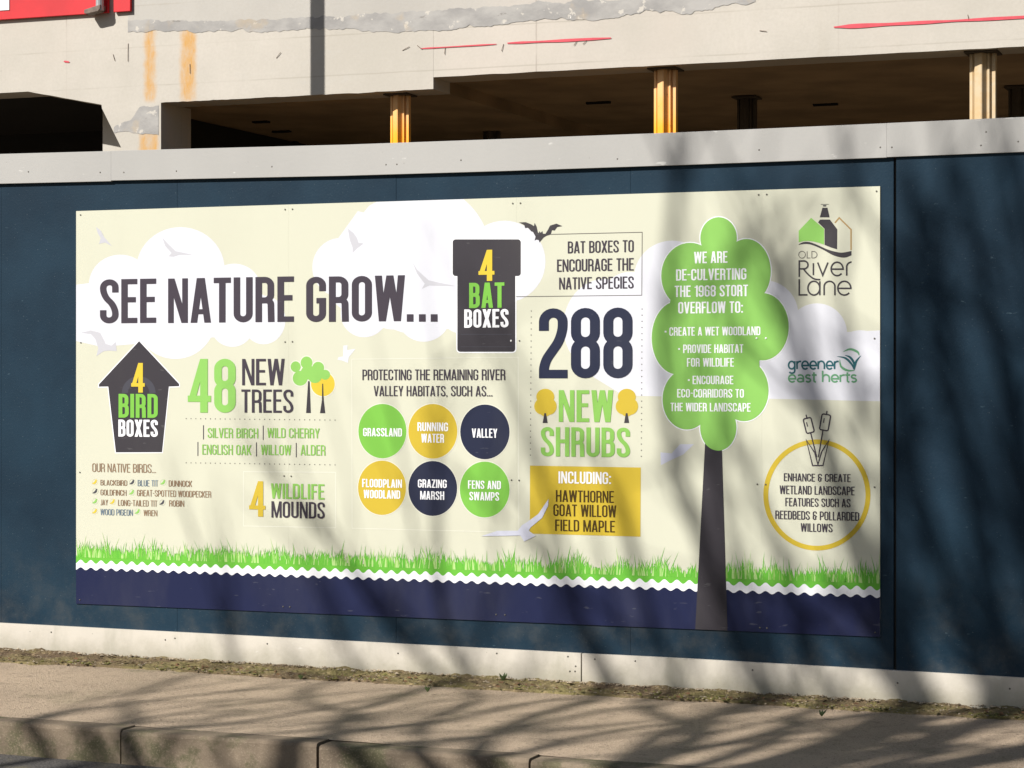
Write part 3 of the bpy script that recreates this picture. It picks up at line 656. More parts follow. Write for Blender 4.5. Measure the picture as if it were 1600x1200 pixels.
# big tree
lob = [ell('p', *q) for q in ((1123.5,372,28.5,32.5), (1079,431,45,51.5), (1167,424,38,50.5), (1059,528,40,57), (1192,510.5,41,52.5), (1074,624,38,47), (1163,610,38.5,48), (1123,668,28.3,36))]
mid = poly('p', [(1110,380),(1145,390),(1185,430),(1184,458),(1215,490),(1205,550),(1187,564),(1190,620),(1150,655),(1100,665),(1065,650),(1050,600),(1056,584),(1040,550),(1035,500),(1048,472),(1050,430),(1090,395)])
union([offset(q, .005) for q in lob], 1.8, 'picture_halo', M['paper'], sign)
union([poly('p', [(1103,680),(1128,680),(1137.5,986),(1087,983.5)])], 3.7, 'tree_trunk_picture', M['dark'], sign)['label'] = 'charcoal trunk of the large printed tree'
union(lob+[mid], 4.2, 'tree_crown_picture', M['green'], sign)['label'] = 'large lobed green tree crown carrying white lettering'
for t, x0, x1, y0, y1 in (('WE ARE',452,765,442,550), ('DE-CULVERTING',283,942,606,712), ('THE 1968 STORT',270,957,760,866), ('OVERFLOW TO:',303,910,912,1020)): txt(t, 't1', x0, x1, y0, y1, 'paper', .145, 6)
for t, x0, x1, y0, y1, b in (('CREATE A WET WOODLAND',200,975,62,135,160), ('PROVIDE HABITAT',318,830,210,282,275), ('FOR WILDLIFE',350,750,325,398,0), ('ENCOURAGE',398,745,475,547,358), ('ECO-CORRIDORS TO',267,835,588,660,0), ('THE WIDER LANDSCAPE',210,892,705,777,0)):
    txt(t, 't2', x0, x1, y0, y1, 'paper', .14, 6)
    if b: union([poly('t2', [(b,(y0+y1)/2-6),(b+16,(y0+y1)/2-6),(b+16,(y0+y1)/2+8),(b,(y0+y1)/2+8)])], 6, 'bullet', M['paper'], sign)
# logo with three houses
union([poly('lg', [(190,405),(320,270),(455,385),(455,550),(400,530),(345,517),(290,510),(240,512),(190,525)])], 2, 'house_logo', M['green'], sign)['label'] = 'green house of the logo'
union([poly('lg', [(437,165),(490,165),(512,265),(410,265)]), poly('lg', [(412,288),(515,288),(592,390),(590,598),(530,580),(460,552),(460,385),(392,318)]), poly('lg', [(440,138),(480,138),(474,152),(446,152)]), poly('lg', [(420,127),(505,127),(505,132),(420,132)])], 2, 'tower_logo', M['dark'], sign)
union(line('lg', [(567,322),(612,270),(735,392),(735,605)], 13), 2, 'house_logo', M['tan'], sign)['label'] = 'tan outlined house of the logo'
up = spline([(190,545),(240,522),(300,522),(380,550),(480,595),(560,620),(640,632),(740,615)]); lo = spline([(740,660),(680,682),(620,680),(540,655),(440,600),(340,556),(270,542),(190,551)])
union([poly('lg', up+lo)], 2, 'wave_logo', M['dark'], sign)
def sline(v, paths, wpx, mat, label=None):
    P = []
    for p, cl in paths: P += line(v, p, wpx, cl)
    o = union(P, 3, 'lettering', M[mat], sign)
    if label: o['label'] = label
arc = lambda cx, cy, rx, ry, a0, a1, n=18: [(cx+rx*math.cos(R(a0+(a1-a0)*i/n)), cy+ry*math.sin(R(a0+(a1-a0)*i/n))) for i in range(n+1)]
sline('lg', [(arc(225,654,35,36,0,342),True), ([(278,618),(278,688),(312,688)],False), ([(327,688),(327,620)]+arc(345,654,36,34,-90,90)+[(327,688)],False)], 6.5, 'line')
ee = lambda cx, cy, rx, ry: [(cx-rx, cy+2), (cx+rx, cy+2)]+arc(cx, cy, rx, ry, 0, -318, 26)[1:]
sline('lg', [([(196,885),(196,720)]+arc(245,760,42,41,-90,90)+[(196,801)],False), (spline([(238,801),(290,860),(350,905),(415,914)]),False), ([(343,742),(343,867)],False), ([(388,735),(440,868),(495,735)],False),
    (ee(590,802,62,70),False), ([(690,872),(690,775)]+arc(742,780,52,50,180,268,8),False),
    ([(196,908),(196,1072),(282,1072)],False), (arc(348,1002,62,72,0,345,26),True), ([(410,930),(410,1076)],False), ([(455,1076),(455,985)]+arc(511,985,56,54,180,360)+[(567,1076)],False), (ee(665,1002,68,72),False)], 15, 'dark', 'thin rounded lettering below the three houses')
# greener logo
X = 0
def rounded_word(word, x, yb, xh, wd):
    P = []; r = xh/2
    for ch in word:
        if ch == 'g': P += [(arc(x+r*.85, yb-r, r*.8, r*.95, 0, 345), True), ([(x+r*1.65, yb-xh), (x+r*1.65, yb+r*.5)]+arc(x+r*.9, yb+r*.45, r*.75, r*.55, 0, 150, 8), False)]; x += r*2.15
        elif ch == 'r': P += [([(x+2, yb), (x+2, yb-xh)], False), (arc(x+r*.95, yb-xh*.55, r*.9, xh*.42, 180, 285, 6), False)]; x += r*1.3
        elif ch == 'e': P += [(ee(x+r*.9, yb-r, r*.82, r*.98), False)]; x += r*2.1
        elif ch == 'n': P += [([(x+2, yb), (x+2, yb-xh)], False), (arc(x+r*.9, yb-xh*.55, r*.8, xh*.45, 180, 360, 8)+[(x+r*1.7, yb)], False)]; x += r*2.15
        elif ch == 'a': P += [(arc(x+r*.8, yb-r*.55, r*.7, r*.5, 0, 345, 12), True), ([(x+r*.2, yb-xh*.9)]+arc(x+r*.75, yb-xh*.6, r*.75, xh*.38, -110, 0, 6)+[(x+r*1.5, yb)], False)]; x += r*2
        elif ch == 's': P += [(arc(x+r*.65, yb-xh*.75, r*.55, xh*.23, -20, -270, 8)+arc(x+r*.65, yb-xh*.26, r*.58, xh*.25, -90, 150, 8), False)]; x += r*1.55
        elif ch == 't': P += [([(x+r*.5, yb-xh*1.35), (x+r*.5, yb-xh*.2)]+arc(x+r*.9, yb-xh*.2, r*.4, xh*.18, 180, 80, 4), False), ([(x, yb-xh*.97), (x+r*1.15, yb-xh*.97)], False)]; x += r*1.4
        elif ch == 'h': P += [([(x+2, yb), (x+2, yb-xh*1.55)], False), (arc(x+r*.9, yb-xh*.55, r*.8, xh*.45, 180, 360, 8)+[(x+r*1.7, yb)], False)]; x += r*2.15
        elif ch == ' ': x += r*1.1
    return P, x
def fitword(word, x0, x1, yb, xh, mat):
    P, xe = rounded_word(word, 0, yb, xh, 0); k = (x1-x0)/xe
    sline('gr', [([(x0+a*k, b) for a, b in p], c_) for p, c_ in P], 8.5, mat)
fitword('greener', 185, 465, 165, 44, 'teal'); fitword('east herts', 185, 566, 236, 40, 'sage')
leaf = lambda pts, n=6: pts
def blade(v, c0, c1, wpx):          # a curved tapered leaf
    c0 = spline(c0, 6); k = len(c0); L = []; Rr = []
    for i, p in enumerate(c0):
        a = Vector(c0[max(i-1, 0)]); b = Vector(c0[min(i+1, k-1)]); d = (b-a).normalized(); nn = Vector((-d.y, d.x)); wv = wpx*math.sin(math.pi*(i+.4)/(k+.2))
        L.append(tuple(Vector(p)+nn*wv/2)); Rr.append(tuple(Vector(p)-nn*wv/2))
    return poly(v, L+Rr[::-1])
union([blade('gr', [(452,95),(500,105),(535,140),(545,168)], 0, 12), blade('gr', [(495,88),(525,100),(545,130),(548,165)], 0, 13), blade('gr', [(585,90),(560,120),(552,145),(548,170)], 0, 13)], 3, 'leaf_logo', M['teal'], sign)
union([blade('gr', [(485,70),(525,55),(565,70),(575,90)], 0, 13), blade('gr', [(468,110),(475,150),(510,172),(550,172)], 0, 13)], 3, 'leaf_logo', M['sage'], sign)
# reeds in a gold ring
ro = ell('gr', 342, 858, 295, 306, 72); ri = ell('gr', 342, 858, 268, 280, 72)
union([[ro[i], ro[(i+1) % 72], ri[(i+1) % 72], ri[i]] for i in range(72)], 2, 'ring', M['gold'], sign)
def reed(cx, cy, wv, hv, tilt):
    ct, s_ = math.cos(R(tilt)), math.sin(R(tilt)); loc = lambda x, y: (cx+x*ct-y*s_, cy+x*s_+y*ct)
    pts = []
    for ax, ay, a in ((wv-9, -hv+9, -90), (wv-9, hv-9, 0), (-wv+9, hv-9, 90), (-wv+9, -hv+9, 180)):
        for i in range(4): t = R(a+30*i); pts.append(loc(ax+9*math.cos(t), ay+9*math.sin(t)))
    return line('gr', pts, 6.5, True)+line('gr', [loc(0, -hv), loc(0, -hv-20)], 6)+line('gr', [loc(-wv*.35, -hv*.5), loc(-wv*.35, hv*.1)], 5)
union(reed(297,475,22,41,-14)+reed(387,458,24,44,10)+line('gr', [(308,518),(341,650)], 6)+line('gr', [(375,503),(350,650)], 6)
    +line('gr', [(284,556),(318,696),(375,696),(408,556),(368,620),(347,690),(330,625)], 6, True), 3.4, 'reed_picture', M['ink'], sign)
for t, x0, x1, y0, y1 in (('ENHANCE & CREATE',160,528,738,781), ('WETLAND LANDSCAPE',137,550,805,852), ('FEATURES SUCH AS',168,527,873,919), ('REEDBEDS & POLLARDED',113,575,943,990), ('WILLOWS',253,428,1013,1059)): txt(t, 'gr', x0, x1, y0, y1, 'ink', .125)
screws([(127,336),(446.5,327.5),(458,327),(802,318),(814,317.6),(1186,304.6),(1198.6,304),(1370,299),(127.5,535.5),(446.5,534.4),(458,534),(812.5,532.5),(1367,529),(126,738),(445,743.6),(456,744),(800,750),(812,750.5),(1184,756.5),(1197,757),(1367,761),(126,937),(443.5,947.6),(454,948),(776,960),(790,960.5),(1188,980.5),(1199,981),(1368,988)], FRONT-STEP*5.4, M['screw'], sign, .0042, 'board_screws')
screws([(1183,528.5),(1197.5,528.5),(799.5,532.5)], FRONT-STEP*7, M['capwhite'], sign, .005, 'screw_caps')

# ------------------------------------------------------------------ concrete building behind
BY = 5.0
b_ = lambda px, py, y=BY: at(px, py, y)
rust = []
for (x0, x1, y0, y1) in ((227, 242, 37, 158), (283, 305, 37, 158)):
    rust.append(((b_(x0, 0).x+b_(x1, 0).x)/2, (b_(x1, 0).x-b_(x0, 0).x)/2, b_(x0, y1).y, b_(x0, y0).y))
rust.append(((b_(219, 0).x+b_(247, 0).x)/2, (b_(247, 0).x-b_(219, 0).x)/2, 1.0, b_(230, 203).y))
rust.append((b_(229, 0).x, .02, b_(230, 205).y, b_(230, 176).y))
M['conc'] = concrete('sunlit pale concrete', rust)  # pale tone is the concrete's own colour
M['conc2'] = concrete('grey upper concrete', (), (.43, .41, .375, 1), (.38, .36, .33, 1))
M['soffit'] = simple('brown stained concrete soffit', (.34, .24, .14, 1), .9, .35, 2, .5, 30)  # brown base tone, varied by noise
M['darkwall'] = simple('soot dark wall', (.012, .011, .010, 1), .9, .3, 2)  # near-black colour stands for the deep shade inside the left bay
bld = tag(empty('concrete_building', (0, BY, 0)), 'pale concrete parking structure being stripped, standing behind the hoarding', 'building')
def bpart(mb, name, mat, bevel=0):
    for i, v in enumerate(mb.v): mb.v[i] = (v[0], v[1]-BY, v[2])
    return mb.build(name, mat, bld, bevel)
def jag(p0, p1, n_, amp, seed):
    out = []
    for i in range(n_+1):
        t = i/n_; x = p0[0]+(p1[0]-p0[0])*t; z = p0[1]+(p1[1]-p0[1])*t
        k = 0 if i in (0, n_) else amp*(noise.noise((x*5, seed, 0))+.7*noise.noise((x*19, seed, 1)))
        out.append((x, z+k))
    return out
zL = b_(460, 150).y; zR = b_(1300, 88).y           # undersides of the deep and of the shallow beam
xS = b_(677, 130).x; TOPZ = 6.4; XL, XR = -22., 12.
zHp = b_(44, 143).y; xH = b_(44, 143).x; pc = b_(158.6, 163.5); xc1 = b_(251.5, 200).x; zc1 = b_(251.5, 157.5).y
print('beam levels', zL, zR, 'column', xc1)
mb = MB()                                          # left beam piece with haunch + column
pd = b_(192, 236); slope = (pd.x-pc.x)/(pc.y-pd.y)
mb.prism([(XL, zHp), (xH, zHp)]+jag((xH, zHp), tuple(pc), 10, .004, 1)[1:]+[(pc.x+.004, pc.y-.03), (pd.x, pd.y), (pd.x, -.1), (xc1, -.1), (xc1, zL), (xc1, TOPZ), (XL, TOPZ)], BY, BY+.32)
bpart(mb, 'beam', M['conc'])
xk = at(160.5, 200, BY+.42).x
mb = MB(); mb.box(xk, xc1, BY+.42, BY+.47, -.1, zHp); bpart(mb, 'column', M['conc'])
mb = MB(); mb.box(pd.x+.05, xc1, BY+.321, BY+.419, -.1, zL+.1); bpart(mb, 'column', M['conc'])
mb = MB(); mb.prism(jag((xc1, zL), (xS, zL), 60, .005, 2)+[(xS, TOPZ), (xc1, TOPZ)], BY, BY+.32); bpart(mb, 'beam', M['conc'])
mb = MB(); mb.prism(jag((xS+.001, zR), (XR, zR), 160, .004, 3)+[(XR, TOPZ), (xS+.001, TOPZ)], BY+.0008, BY+.32); bpart(mb, 'beam', M['conc'])
# decks and what stands under them
DB = 15.
xw = b_(196, 160).x
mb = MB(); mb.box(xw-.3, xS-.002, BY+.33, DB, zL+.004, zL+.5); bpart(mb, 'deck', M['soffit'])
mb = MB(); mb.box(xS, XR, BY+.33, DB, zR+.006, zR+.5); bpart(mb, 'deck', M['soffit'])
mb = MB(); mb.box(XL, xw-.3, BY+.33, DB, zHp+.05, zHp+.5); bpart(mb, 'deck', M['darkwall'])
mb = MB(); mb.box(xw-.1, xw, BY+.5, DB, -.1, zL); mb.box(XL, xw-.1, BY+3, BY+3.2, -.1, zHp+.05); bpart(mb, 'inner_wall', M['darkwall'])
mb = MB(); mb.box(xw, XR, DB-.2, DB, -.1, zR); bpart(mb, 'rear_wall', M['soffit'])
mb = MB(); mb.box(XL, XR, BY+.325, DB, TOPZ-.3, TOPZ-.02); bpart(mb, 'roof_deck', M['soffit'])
mb = MB()
for (px, py, w_) in ((815, 184, .22), (1290, 163, .2), (935, 160, .2)):
    Zd = (zR-EYE)*FPX/(HZ-py); t = (px-800)/FPX; x, y = (t*CT-ST)*Zd, (ST*t+CT)*Zd-DIST
    mb.box(x-w_/2, x+w_/2, y-.02, y+.02, zR-.012, zR+.02)
bpart(mb, 'soffit_marks', M['darkwall'])['kind'] = 'stuff'
mb = MB()
for (px, py, w_) in ((408, 190, .14), (440, 205, .16), (455, 222, .12)):
    Zd = (zL-EYE)*FPX/(HZ-py); t = (px-800)/FPX; x, y = (t*CT-ST)*Zd, (ST*t+CT)*Zd-DIST
    mb.box(x-w_/2, x+w_/2, y-.03, y+.03, zL-.012, zL+.02)
bpart(mb, 'soffit_marks', M['darkwall'])['kind'] = 'stuff'
# broken-off strip and patches (proud or rough skin on the face)
M['broken'] = None
n = NT('broken grey concrete'); a = n.ramp(n.noise(5, 5, .6, (.6, 1, 1)), .35, .65)
c = n.mix(a, (.27, .26, .25, 1), (.37, .355, .335, 1)); wsp = n.ramp(n.noise(9, 5, .65), .60, .64); c = n.mix(n.math('MULTIPLY', wsp, .8), c, (.52, .485, .43, 1)); dk = n.ramp(n.noise(16, 5, .7, (.3, 1, 1)), .62, .70, 0, .6); c = n.mix(dk, c, (.14, .125, .11, 1)); wh = n.ramp(n.noise(30, 3, .6), .72, .75); c = n.mix(wh, c, (.7, .68, .64, 1))
br = n.ramp(n.noise(3, 4), .60, .7); c = n.mix(n.math('MULTIPLY', br, .5), c, (.42, .33, .22, 1)); n.bump(n.noise(24, 7, .75), .2, .01); M['broken'] = n.out(c, .9, 0, .2)
def ragged(top, bot, name, mat, y=BY-.0025, amp=.03, seed=0, n_=150):
    """strip between two measured lines, both edges torn"""
    def samp(pts, t, sd):
        xs_ = [p[0] for p in pts]; x = xs_[0]+(xs_[-1]-xs_[0])*t
        for i in range(len(pts)-1):
            if pts[i][0] <= x <= pts[i+1][0]+1e-9:
                k = (x-pts[i][0])/(pts[i+1][0]-pts[i][0]); z = pts[i][1]+(pts[i+1][1]-pts[i][1])*k
                return x, z+amp*(.6*noise.noise((x*2.3, sd, 0))+.8*noise.noise((x*7, sd, 2))+.7*noise.noise((x*19, sd, 3))+.4*noise.noise((x*47, sd, 3)))
        return pts[-1]
    tp = [tuple(b_(*p)) for p in top]; bt = [tuple(b_(*p)) for p in bot]; mb = MB(); V = []
    for i in range(n_+1):
        a = samp(tp, i/n_, seed+.5); b2 = samp(bt, i/n_, seed+9.5); zt = max(a[1], b2[1]+.002); V += [(a[0], y, zt), (b2[0], y, b2[1])]
    mb.add(V, [(2*i+1, 2*i+3, 2*i+2, 2*i) for i in range(n_)]); return bpart(mb, name, mat)
ragged([(200, -60), (500, -60), (1600, -120), (2900, -190)], [(200, 37), (500, 30), (1000, 3), (2900, -100)], 'upper_skin', M['conc2'], BY-.0012, .012, 4, 250)
ragged([(200, 32), (260, 32), (500, 28), (700, 14), (900, 2), (1180, -14)], [(200, 50), (260, 48), (420, 50), (545, 44), (620, 50), (700, 48), (760, 40), (860, 28), (940, 31), (1010, 18), (1080, 20), (1120, 9), (1180, 4)], 'broken_strip', M['broken'], BY-.0028, .02, 7, 420)
ragged([(178, 199), (205, 188), (218, 168), (248, 166)], [(178, 207), (205, 208), (225, 210), (248, 210)], 'repair_patch', M['broken'], BY-.0025, .012, 12, 60)
M['spray'] = simple('red spray paint', srgb(200, 70, 82), .6, .15, 20)
def spray(pts, w0, seed, label):
    k = 60; V = []; p = [b_(*q) for q in pts]
    for i in range(k+1):
        t = i/k*(len(p)-1); j2 = min(int(t), len(p)-2); q = p[j2].lerp(p[j2+1], t-j2); wv = w0*(.7+.6*noise.noise((q.x*3, seed, 0)))*min(1, 4*min(i+1, k-i+1)/k+.3)
        V += [(q.x, BY-.005, q.y+wv/2), (q.x, BY-.005, q.y-wv/2)]
    mb = MB(); mb.add(V, [(2*i+1, 2*i+3, 2*i+2, 2*i) for i in range(k)]); bpart(mb, 'spray_mark', M['spray'])['label'] = label
spray([(657, 76), (700, 73.5), (776, 69)], .014, 1, 'faint red sprayed line left of the gap')
spray([(793, 67.5), (870, 64), (955, 59.5)], .028, 2, 'bold red sprayed line above the beam edge')
spray([(1303, 42.5), (1380, 38.5), (1700, 21.5)], .030, 3, 'long red sprayed line at the right')
spray([(100, 96), (109, 97)], .016, 5, 'small red sprayed tick at the left')
# short tie wires and nicks
M['wire'] = simple('rusty tie wire', (.16, .10, .07, 1), .8, .4, 30)
mb = MB()
for (x0, y0, x1, y1) in ((652,71,660,77), (696,74,695,85), (787,69,784,80), (902,64,897,71), (918,62,911,69), (629,79,640,73), (177,85,180,95), (200.5,68,200.5,96), (432,91,439,82), (1187,48,1198,49), (1512,23,1514,31), (297,100,297.5,115)):
    a = b_(x0, y0); c2 = b_(x1, y1); mb.tube([(a.x, BY-.003, a.y), ((a.x+c2.x)/2, BY-.006, (a.y+c2.y)/2), (c2.x, BY-.006, c2.y)], [.002]*3, 5)
bpart(mb, 'tie_wires', M['wire'])['kind'] = 'stuff'
# invented post above the view, added for shade: its shadow runs down the beam
post = tag(empty('scaffold_post', (b_(496.3, 0).x-1.3*math.tan(SUN_AZ), BY-1.3, 4.6)), 'round steel scaffold post held out in front of the upper concrete wall', 'scaffold')
mb = MB(); mb.tube([(0, 0, 0), (0, 0, 2.6)], [.052, .052], 20); mb.build('post', simple('galvanised scaffold steel', (.35, .35, .36, 1), .4, .2, 10, metal=.7), post)
for z in (1.75, 2.4):
    mb = MB(); mb.tube([(0, .05, z), (0, 1.29, z)], [.024, .024], 12); mb.build('arm', bpy.data.materials['galvanised scaffold steel'], post)
# red cladding, white notice, pipe
zr = b_(100, 25.5).y
mb = MB(); mb.box(b_(-900, 0).x, b_(172, 0).x, BY-.035, BY-.006, zr, TOPZ-.2); bpart(mb, 'red_panel', simple('red cladding sheet', srgb(200, 26, 36), .45, .2, 3), .003)['label'] = 'large red cladding sheet at the top left'
mb = MB(); mb.box(b_(181, 0).x, b_(207, 0).x, BY-.035, BY-.006, zr, TOPZ-.2); bpart(mb, 'red_panel', M['redp'] if 'redp' in M else simple('red cladding strip', srgb(200, 26, 36), .45, .15, 3), .003)['label'] = 'narrow red cladding strip right of the pipe'
mb = MB(); mb.box(b_(-400, 0).x, b_(19, 0).x, BY-.042, BY-.0355, b_(10, 17.5).y, TOPZ-.4); bpart(mb, 'white_sheet', simple('white sheet', (.75, .75, .74, 1), .5, .05), .002)
px_ = b_(165, 0).x
mb = MB(); mb.tube([(px_, BY-.085, b_(165, 19).y), (px_, BY-.085, TOPZ-.3)], [.032, .032], 14); bpart(mb, 'pipe', simple('galvanised pipe', (.42, .42, .42, 1), .4, .2, 10, metal=.5))
f0, f1 = b_(144, 22), b_(169, 15)
mb = MB(); mb.prism([(f0.x, f0.y-.012), (f0.x+.02, f0.y-.018), (f1.x-.02, f1.y-.030), (f1.x, f1.y-.01), (f1.x, f1.y+.022), (f0.x, f0.y+.016)], BY-.12, BY-.036); bpart(mb, 'pipe_bracket', simple('rusty bracket steel', (.20, .15, .12, 1), .7, .4, 30), .004)

# ------------------------------------------------------------------ steel props under the deck
n = NT('yellow powder coated prop')
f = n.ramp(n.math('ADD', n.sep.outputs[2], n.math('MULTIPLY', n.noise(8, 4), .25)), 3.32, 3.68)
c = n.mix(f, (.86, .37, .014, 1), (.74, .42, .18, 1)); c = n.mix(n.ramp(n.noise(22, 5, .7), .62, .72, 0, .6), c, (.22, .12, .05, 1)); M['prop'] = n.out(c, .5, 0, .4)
n = NT('pale weathered prop')
c = n.mix(n.ramp(n.noise(6, 5, .7), .35, .65), (.50, .35, .18, 1), (.50, .41, .28, 1)); c = n.mix(n.ramp(n.noise(22, 5, .7), .64, .74, 0, .6), c, (.22, .14, .07, 1)); M['prop2'] = n.out(c, .5, 0, .4)
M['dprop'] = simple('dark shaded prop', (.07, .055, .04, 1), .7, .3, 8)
def prop(px, wpx, py, ztop, mat, label, group, yoff=.17):
    """prop of ribbed section; px = its middle in the photo, on the row at depth yoff behind the face"""
    Y = BY+yoff; c = at(px, py, Y); k = wpx/2/FPX*(DIST+Y)/CT/CT*.97/.088
    e = tag(empty('steel_prop', (c.x, Y, 0)), label, 'prop', group)
    prof = [(-.088, .02), (-.086, -.012), (-.066, -.018), (-.063, -.010), (-.058, -.020), (-.046, -.050), (-.004, -.066), (.004, -.064), (.018, -.036), (.030, -.022), (.034, -.030), (.046, -.031), (.050, -.006), (.057, -.002), (.061, -.014), (.083, -.016), (.088, .02),
            (.06, .05), (.03, .08), (-.03, .08), (-.06, .05)]
    m = MB(); kk = len(prof)
    zz = [gz0, ztop-.012]; vs = [(x*k, y*k, z) for z in zz for x, y in prof]
    m.add(vs, [(i, (i+1) % kk, (i+1) % kk+kk, i+kk) for i in range(kk)]+[tuple(range(kk, 2*kk))]); m.build('post', mat, e)
    m = MB(); m.box(-.11*k, .11*k, -.11*k, .11*k, ztop-.012, ztop-.002); m.build('head_plate', M['dprop'], e)
    m = MB(); m.box(-.11*k, .11*k, -.11*k, .11*k, gz0, gz0+.012); m.build('base_plate', M['dprop'], e)
    return e
gz0 = 0.0
G1 = 'yellow steel props under the front edge of the deck'; G2 = 'dark props standing deeper under the deck'
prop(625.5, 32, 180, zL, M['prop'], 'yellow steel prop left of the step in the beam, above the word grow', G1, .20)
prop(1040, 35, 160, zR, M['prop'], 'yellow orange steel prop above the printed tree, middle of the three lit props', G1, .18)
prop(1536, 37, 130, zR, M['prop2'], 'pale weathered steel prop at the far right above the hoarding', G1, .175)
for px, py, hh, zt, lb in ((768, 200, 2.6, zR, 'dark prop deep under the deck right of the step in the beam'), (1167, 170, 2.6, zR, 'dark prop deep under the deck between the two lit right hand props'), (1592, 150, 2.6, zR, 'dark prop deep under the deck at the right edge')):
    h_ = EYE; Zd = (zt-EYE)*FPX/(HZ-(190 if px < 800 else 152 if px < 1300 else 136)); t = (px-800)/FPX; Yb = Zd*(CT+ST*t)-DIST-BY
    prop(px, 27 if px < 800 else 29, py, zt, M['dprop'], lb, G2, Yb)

# ------------------------------------------------------------------ bare trees across the road, behind the camera
M['bark'] = simple('grey brown bark', (.13, .105, .08, 1), .9, .4, 12, .6, 40)
def bare_tree(x, y, H, seed, label, lean=(0, 0), nlimb=9, low=.30, spread=.55, r0=.17):
    rg = random.Random(seed); e = tag(empty('bare_tree', (x, y, -.03)), label, 'tree', 'bare trees across the road behind the camera')
    trunk = MB(); cr = MB()
    k = 12; path = []; rad = []
    for i in range(k+1):
        t = i/k; path.append(Vector((lean[0]*t*t*H+.12*noise.noise((t*3, seed, 0))*H*.3, lean[1]*t*t*H+.12*noise.noise((t*3, seed, 5))*H*.3, t*H*.92))); rad.append(r0*(1-t)**.8+.018)
    trunk.tube(path, rad, 10); trunk.build('trunk', M['bark'], e, smooth=True)
    def grow(p, d, L, r, lvl, bld_):
        n_ = 5; pts = [p]; dd = d.copy()
        for i in range(n_):
            dd = (dd+Vector((rg.gauss(0, .10), rg.gauss(0, .10), .07+rg.gauss(0, .05)))).normalized(); pts.append(pts[-1]+dd*L/n_)
        rr = [r*(1-.72*i/n_) for i in range(n_+1)]; bld_.tube(pts, rr, 6 if lvl < 2 else 4)
        if lvl >= 3: return
        for j in range(rg.randint(4, 6) if lvl < 2 else rg.randint(3, 5)):
            t = rg.uniform(.25, 1); i = min(int(t*n_), n_-1); q = pts[i].lerp(pts[i+1], t*n_-i)
            a = Vector((rg.gauss(0, 1), rg.gauss(0, 1), rg.gauss(.35, .6))).normalized()
            nd = (dd*.75+a*.7).normalized()
            grow(q, nd, L*rg.uniform(.42, .62), max(r*(1-.72*t)*.62, .006), lvl+1, bld_)
    for i in range(nlimb):
        t = low+(1-low)*(i+.5)/nlimb; q = path[min(int(t*k), k-1)].lerp(path[min(int(t*k)+1, k)], t*k-int(t*k))
        a = i*2.4+rg.uniform(-.4, .4); up = .7+.7*t
        d = Vector((math.cos(a)*spread, math.sin(a)*spread, up*.55)).normalized()
        lm = MB(); grow(q, d, H*(.42-.24*t)*rg.uniform(.85, 1.15), max(r0*(1-t)*.55, .028), 0, lm); lm.build('limb', M['bark'], e, smooth=True)
    return e

TA = math.tan(SUN_AZ); TE = math.tan(SUN_EL)/math.cos(SUN_AZ)
def crown_pt(xw, zw, Y): return Vector((xw-abs(Y)*TA, Y, zw+abs(Y)*TE))
def ground_pt(px, py):                       # a shadow point measured on the pavement, as (x, z) on the hoarding plane
    g = atg(px, py); return g.x-g.y*TA, g.y*TE
G_ = 'pavement'
def vase_tree(x, y, limbs, seed, label, r0=.21, tz=5.2, twig=1.0):
    # spreading tree: each limb = (points as they fall on the hoarding plane, start radius, end radius, depth)
    rg = random.Random(seed); e = tag(empty('bare_tree', (x, y, -.03)), label, 'tree', 'bare trees across the road behind the camera')
    o = Vector((x, y, -.03)); trunk = MB(); top = Vector((.1, .1, tz))
    trunk.tube([(0, 0, 0), (.02, 0, .5), (.0, .05, tz*.5), tuple(top)], [r0*1.35, r0*1.05, r0*.95, r0*.85], 12); trunk.build('trunk', M['bark'], e, smooth=True)
    def grow(m, p, d, L, r, lvl):
        n_ = 4; pts = [p]; dd = d.copy()
        for i in range(n_):
            dd = (dd+Vector((rg.gauss(0, .12), rg.gauss(0, .12), .10+rg.gauss(0, .06)))).normalized(); pts.append(pts[-1]+dd*L/n_)
        rr = [r*(1-.65*i/n_) for i in range(n_+1)]; m.tube(pts, rr, 5 if lvl == 0 else 4)
        if lvl >= 1: return
        for j in range(rg.randint(2, 3)):
            t = rg.uniform(.2, 1); i = min(int(t*n_), n_-1); q = pts[i].lerp(pts[i+1], t*n_-i)
            nd = (dd*.8+Vector((rg.gauss(0, .6), rg.gauss(0, .6), rg.gauss(.3, .4)))).normalized()
            grow(m, q, nd, L*rg.uniform(.5, .75), max(r*.55, .006), lvl+1)
    for pts, ra, rb, Y in limbs:
        P = [top]+[crown_pt(*(at(*q) if len(q) == 2 else ground_pt(*q[:2])), Y+.25*math.sin(i*2.1))-o for i, q in enumerate(pts)]
        P = [Vector(q) for q in spline3(P, 5)]; k = len(P); m = MB()
        P = [q+Vector((noise.noise(q*.9), noise.noise(q*.9+Vector((9, 0, 0))), 0))*.12 for q in P]
        rr = [ra+(rb-ra)*(i/(k-1))**.8 for i in range(k)]; rr[0] = min(r0*.8, ra*1.5); m.tube(P, rr, 8)
        tw = .5 if pts[-1][0] < 850 and seed == 4 else twig
        for j in range(int(k*.42*tw)):
            i = rg.randint(int(k*.18), k-1); d = (P[i]-P[max(i-1, 0)]).normalized()
            nd = (d*.8+Vector((rg.gauss(0, .55), rg.gauss(0, .55), rg.gauss(.25, .35)))).normalized()
            grow(m, P[i], nd, rg.uniform(.5, 1.15), max(rr[i]*.5, .012), 0)
        m.build('limb', M['bark'], e, smooth=True)
    return e
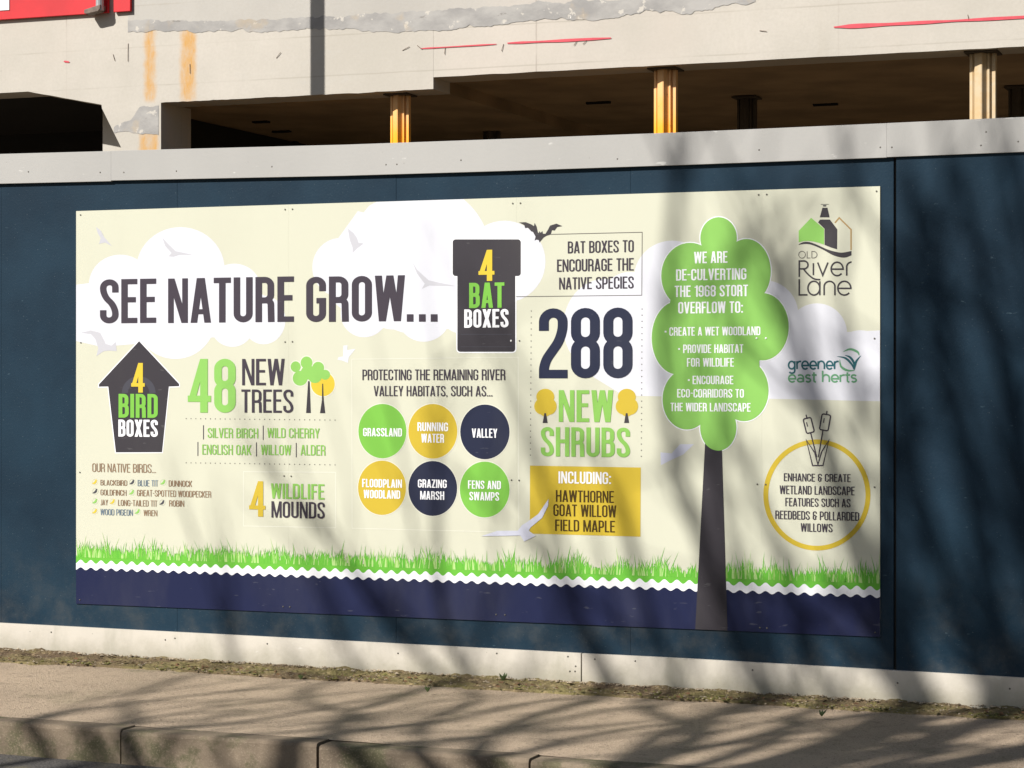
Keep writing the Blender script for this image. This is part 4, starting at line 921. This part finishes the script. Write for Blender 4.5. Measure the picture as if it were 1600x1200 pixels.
def spline3(pts, n):
    out = []
    for i in range(len(pts)-1):
        p0 = pts[max(i-1, 0)]; p1 = pts[i]; p2 = pts[i+1]; p3 = pts[min(i+2, len(pts)-1)]
        for j in range(n):
            t = j/n; out.append(.5*((2*p1)+(p2-p0)*t+(2*p0-5*p1+4*p2-p3)*t*t+(3*p1-p0-3*p2+p3)*t**3))
    return out+[pts[-1]]
vase_tree(-6.3, -9.4, [
    ([(1640,1500),(1470,1180),(1400,1010),(1355,880),(1300,700),(1258,520),(1222,410)], .085, .042, -9.6),
    ([(1720,1500),(1610,1150),(1545,900),(1500,650),(1470,450),(1430,260)], .085, .035, -10.2),
    ([(1500,1560),(1310,1280),(1180,1060),(1120,900),(1075,720),(1060,480),(1040,200)], .060, .024, -9.2),
    ([(1250,1560),(1060,1250),(950,1060),(880,930),(830,830),(800,760)], .055, .014, -9.0),
    ([(1000,1500),(800,1200),(680,1050),(600,960),(540,880),(500,800)], .046, .010, -8.3),
    ([(1900,1450),(1800,1100),(1700,850),(1640,600),(1600,300)], .075, .035, -9.3),
    ([(1400,1450),(1270,1200),(1210,1050),(1170,900),(1150,780)], .055, .014, -9.5),
    ([(1560,1500),(1400,1250),(1300,1080),(1250,950),(1215,830),(1190,700)], .055, .014, -9.3),
    ([(1780,1500),(1540,1230),(1450,1080),(1400,900),(1385,700),(1335,520)], .075, .024, -9.9),
    ([(1100,1500),(930,1250),(760,1090),(700,1000),(670,900)], .045, .012, -7.9),
    ([(1750,1450),(1620,1200),(1500,1000),(1440,800),(1420,600),(1400,400)], .065, .03, -9.0),
    ([(1850,1450),(1720,1150),(1600,900),(1560,700),(1530,500),(1510,280)], .07, .03, -9.7),
    ([(1450,1500),(1150,1230),(1050,1070),(1000,960),(960,800),(930,700)], .050, .012, -8.6),
    ([(1640,1400),(1440,1120),(1372,980),(1345,870),(1315,770)], .085, .045, -8.6),
    ([(1100,1200,G_),(1300,1150,G_),(1480,1112,G_),(1640,1095,G_)], .06, .03, -7.9),
    ([(880,1215,G_),(1080,1165,G_),(1240,1128,G_),(1420,1100,G_)], .055, .02, -8.4),
    ([(1380,1215,G_),(1560,1165,G_),(1700,1130,G_)], .06, .03, -8.2),
    ([(1900,1500),(1760,1200),(1660,1000),(1600,850),(1580,650),(1560,450)], .06, .03, -10.0),
    ], 4, 'tall spreading bare tree nearest the kerb across the road', .25, 5.0, .55)
vase_tree(-9.6, -9.4, [
    ([(-60,1150,G_),(60,1122,G_),(180,1105,G_),(330,1088,G_),(540,1066,G_)], .045, .014, -9.0),
    ([(40,1165,G_),(190,1141,G_),(400,1122,G_),(560,1098,G_),(720,1074,G_)], .045, .016, -9.4),
    ([(330,1172,G_),(500,1150,G_),(700,1128,G_),(830,1100,G_),(980,1084,G_)], .048, .016, -9.0),
    ([(420,1190,G_),(560,1168,G_),(760,1148,G_),(930,1110,G_),(1100,1086,G_)], .055, .022, -9.8),
    ([(560,1205,G_),(720,1180,G_),(900,1152,G_),(1060,1124,G_),(1220,1100,G_)], .055, .022, -9.2),
    ([(-60,1190,G_),(100,1150,G_),(260,1120,G_),(420,1098,G_),(600,1080,G_)], .03, .010, -8.8),
    ([(180,1190,G_),(330,1152,G_),(520,1130,G_),(650,1104,G_),(800,1086,G_)], .032, .012, -9.6),
    ([(-200,1215,G_),(-60,1180,G_),(60,1150,G_),(160,1128,G_)], .04, .02, -9.3),
    ([(900,1700),(560,1330),(420,1130),(370,1040)], .04, .012, -9.2),
    ([(1100,1600),(760,1300),(600,1120),(530,1010)], .04, .012, -9.0),
    ], 9, 'lower bare tree standing left of the tall spreading one', .18, 4.2, .55)
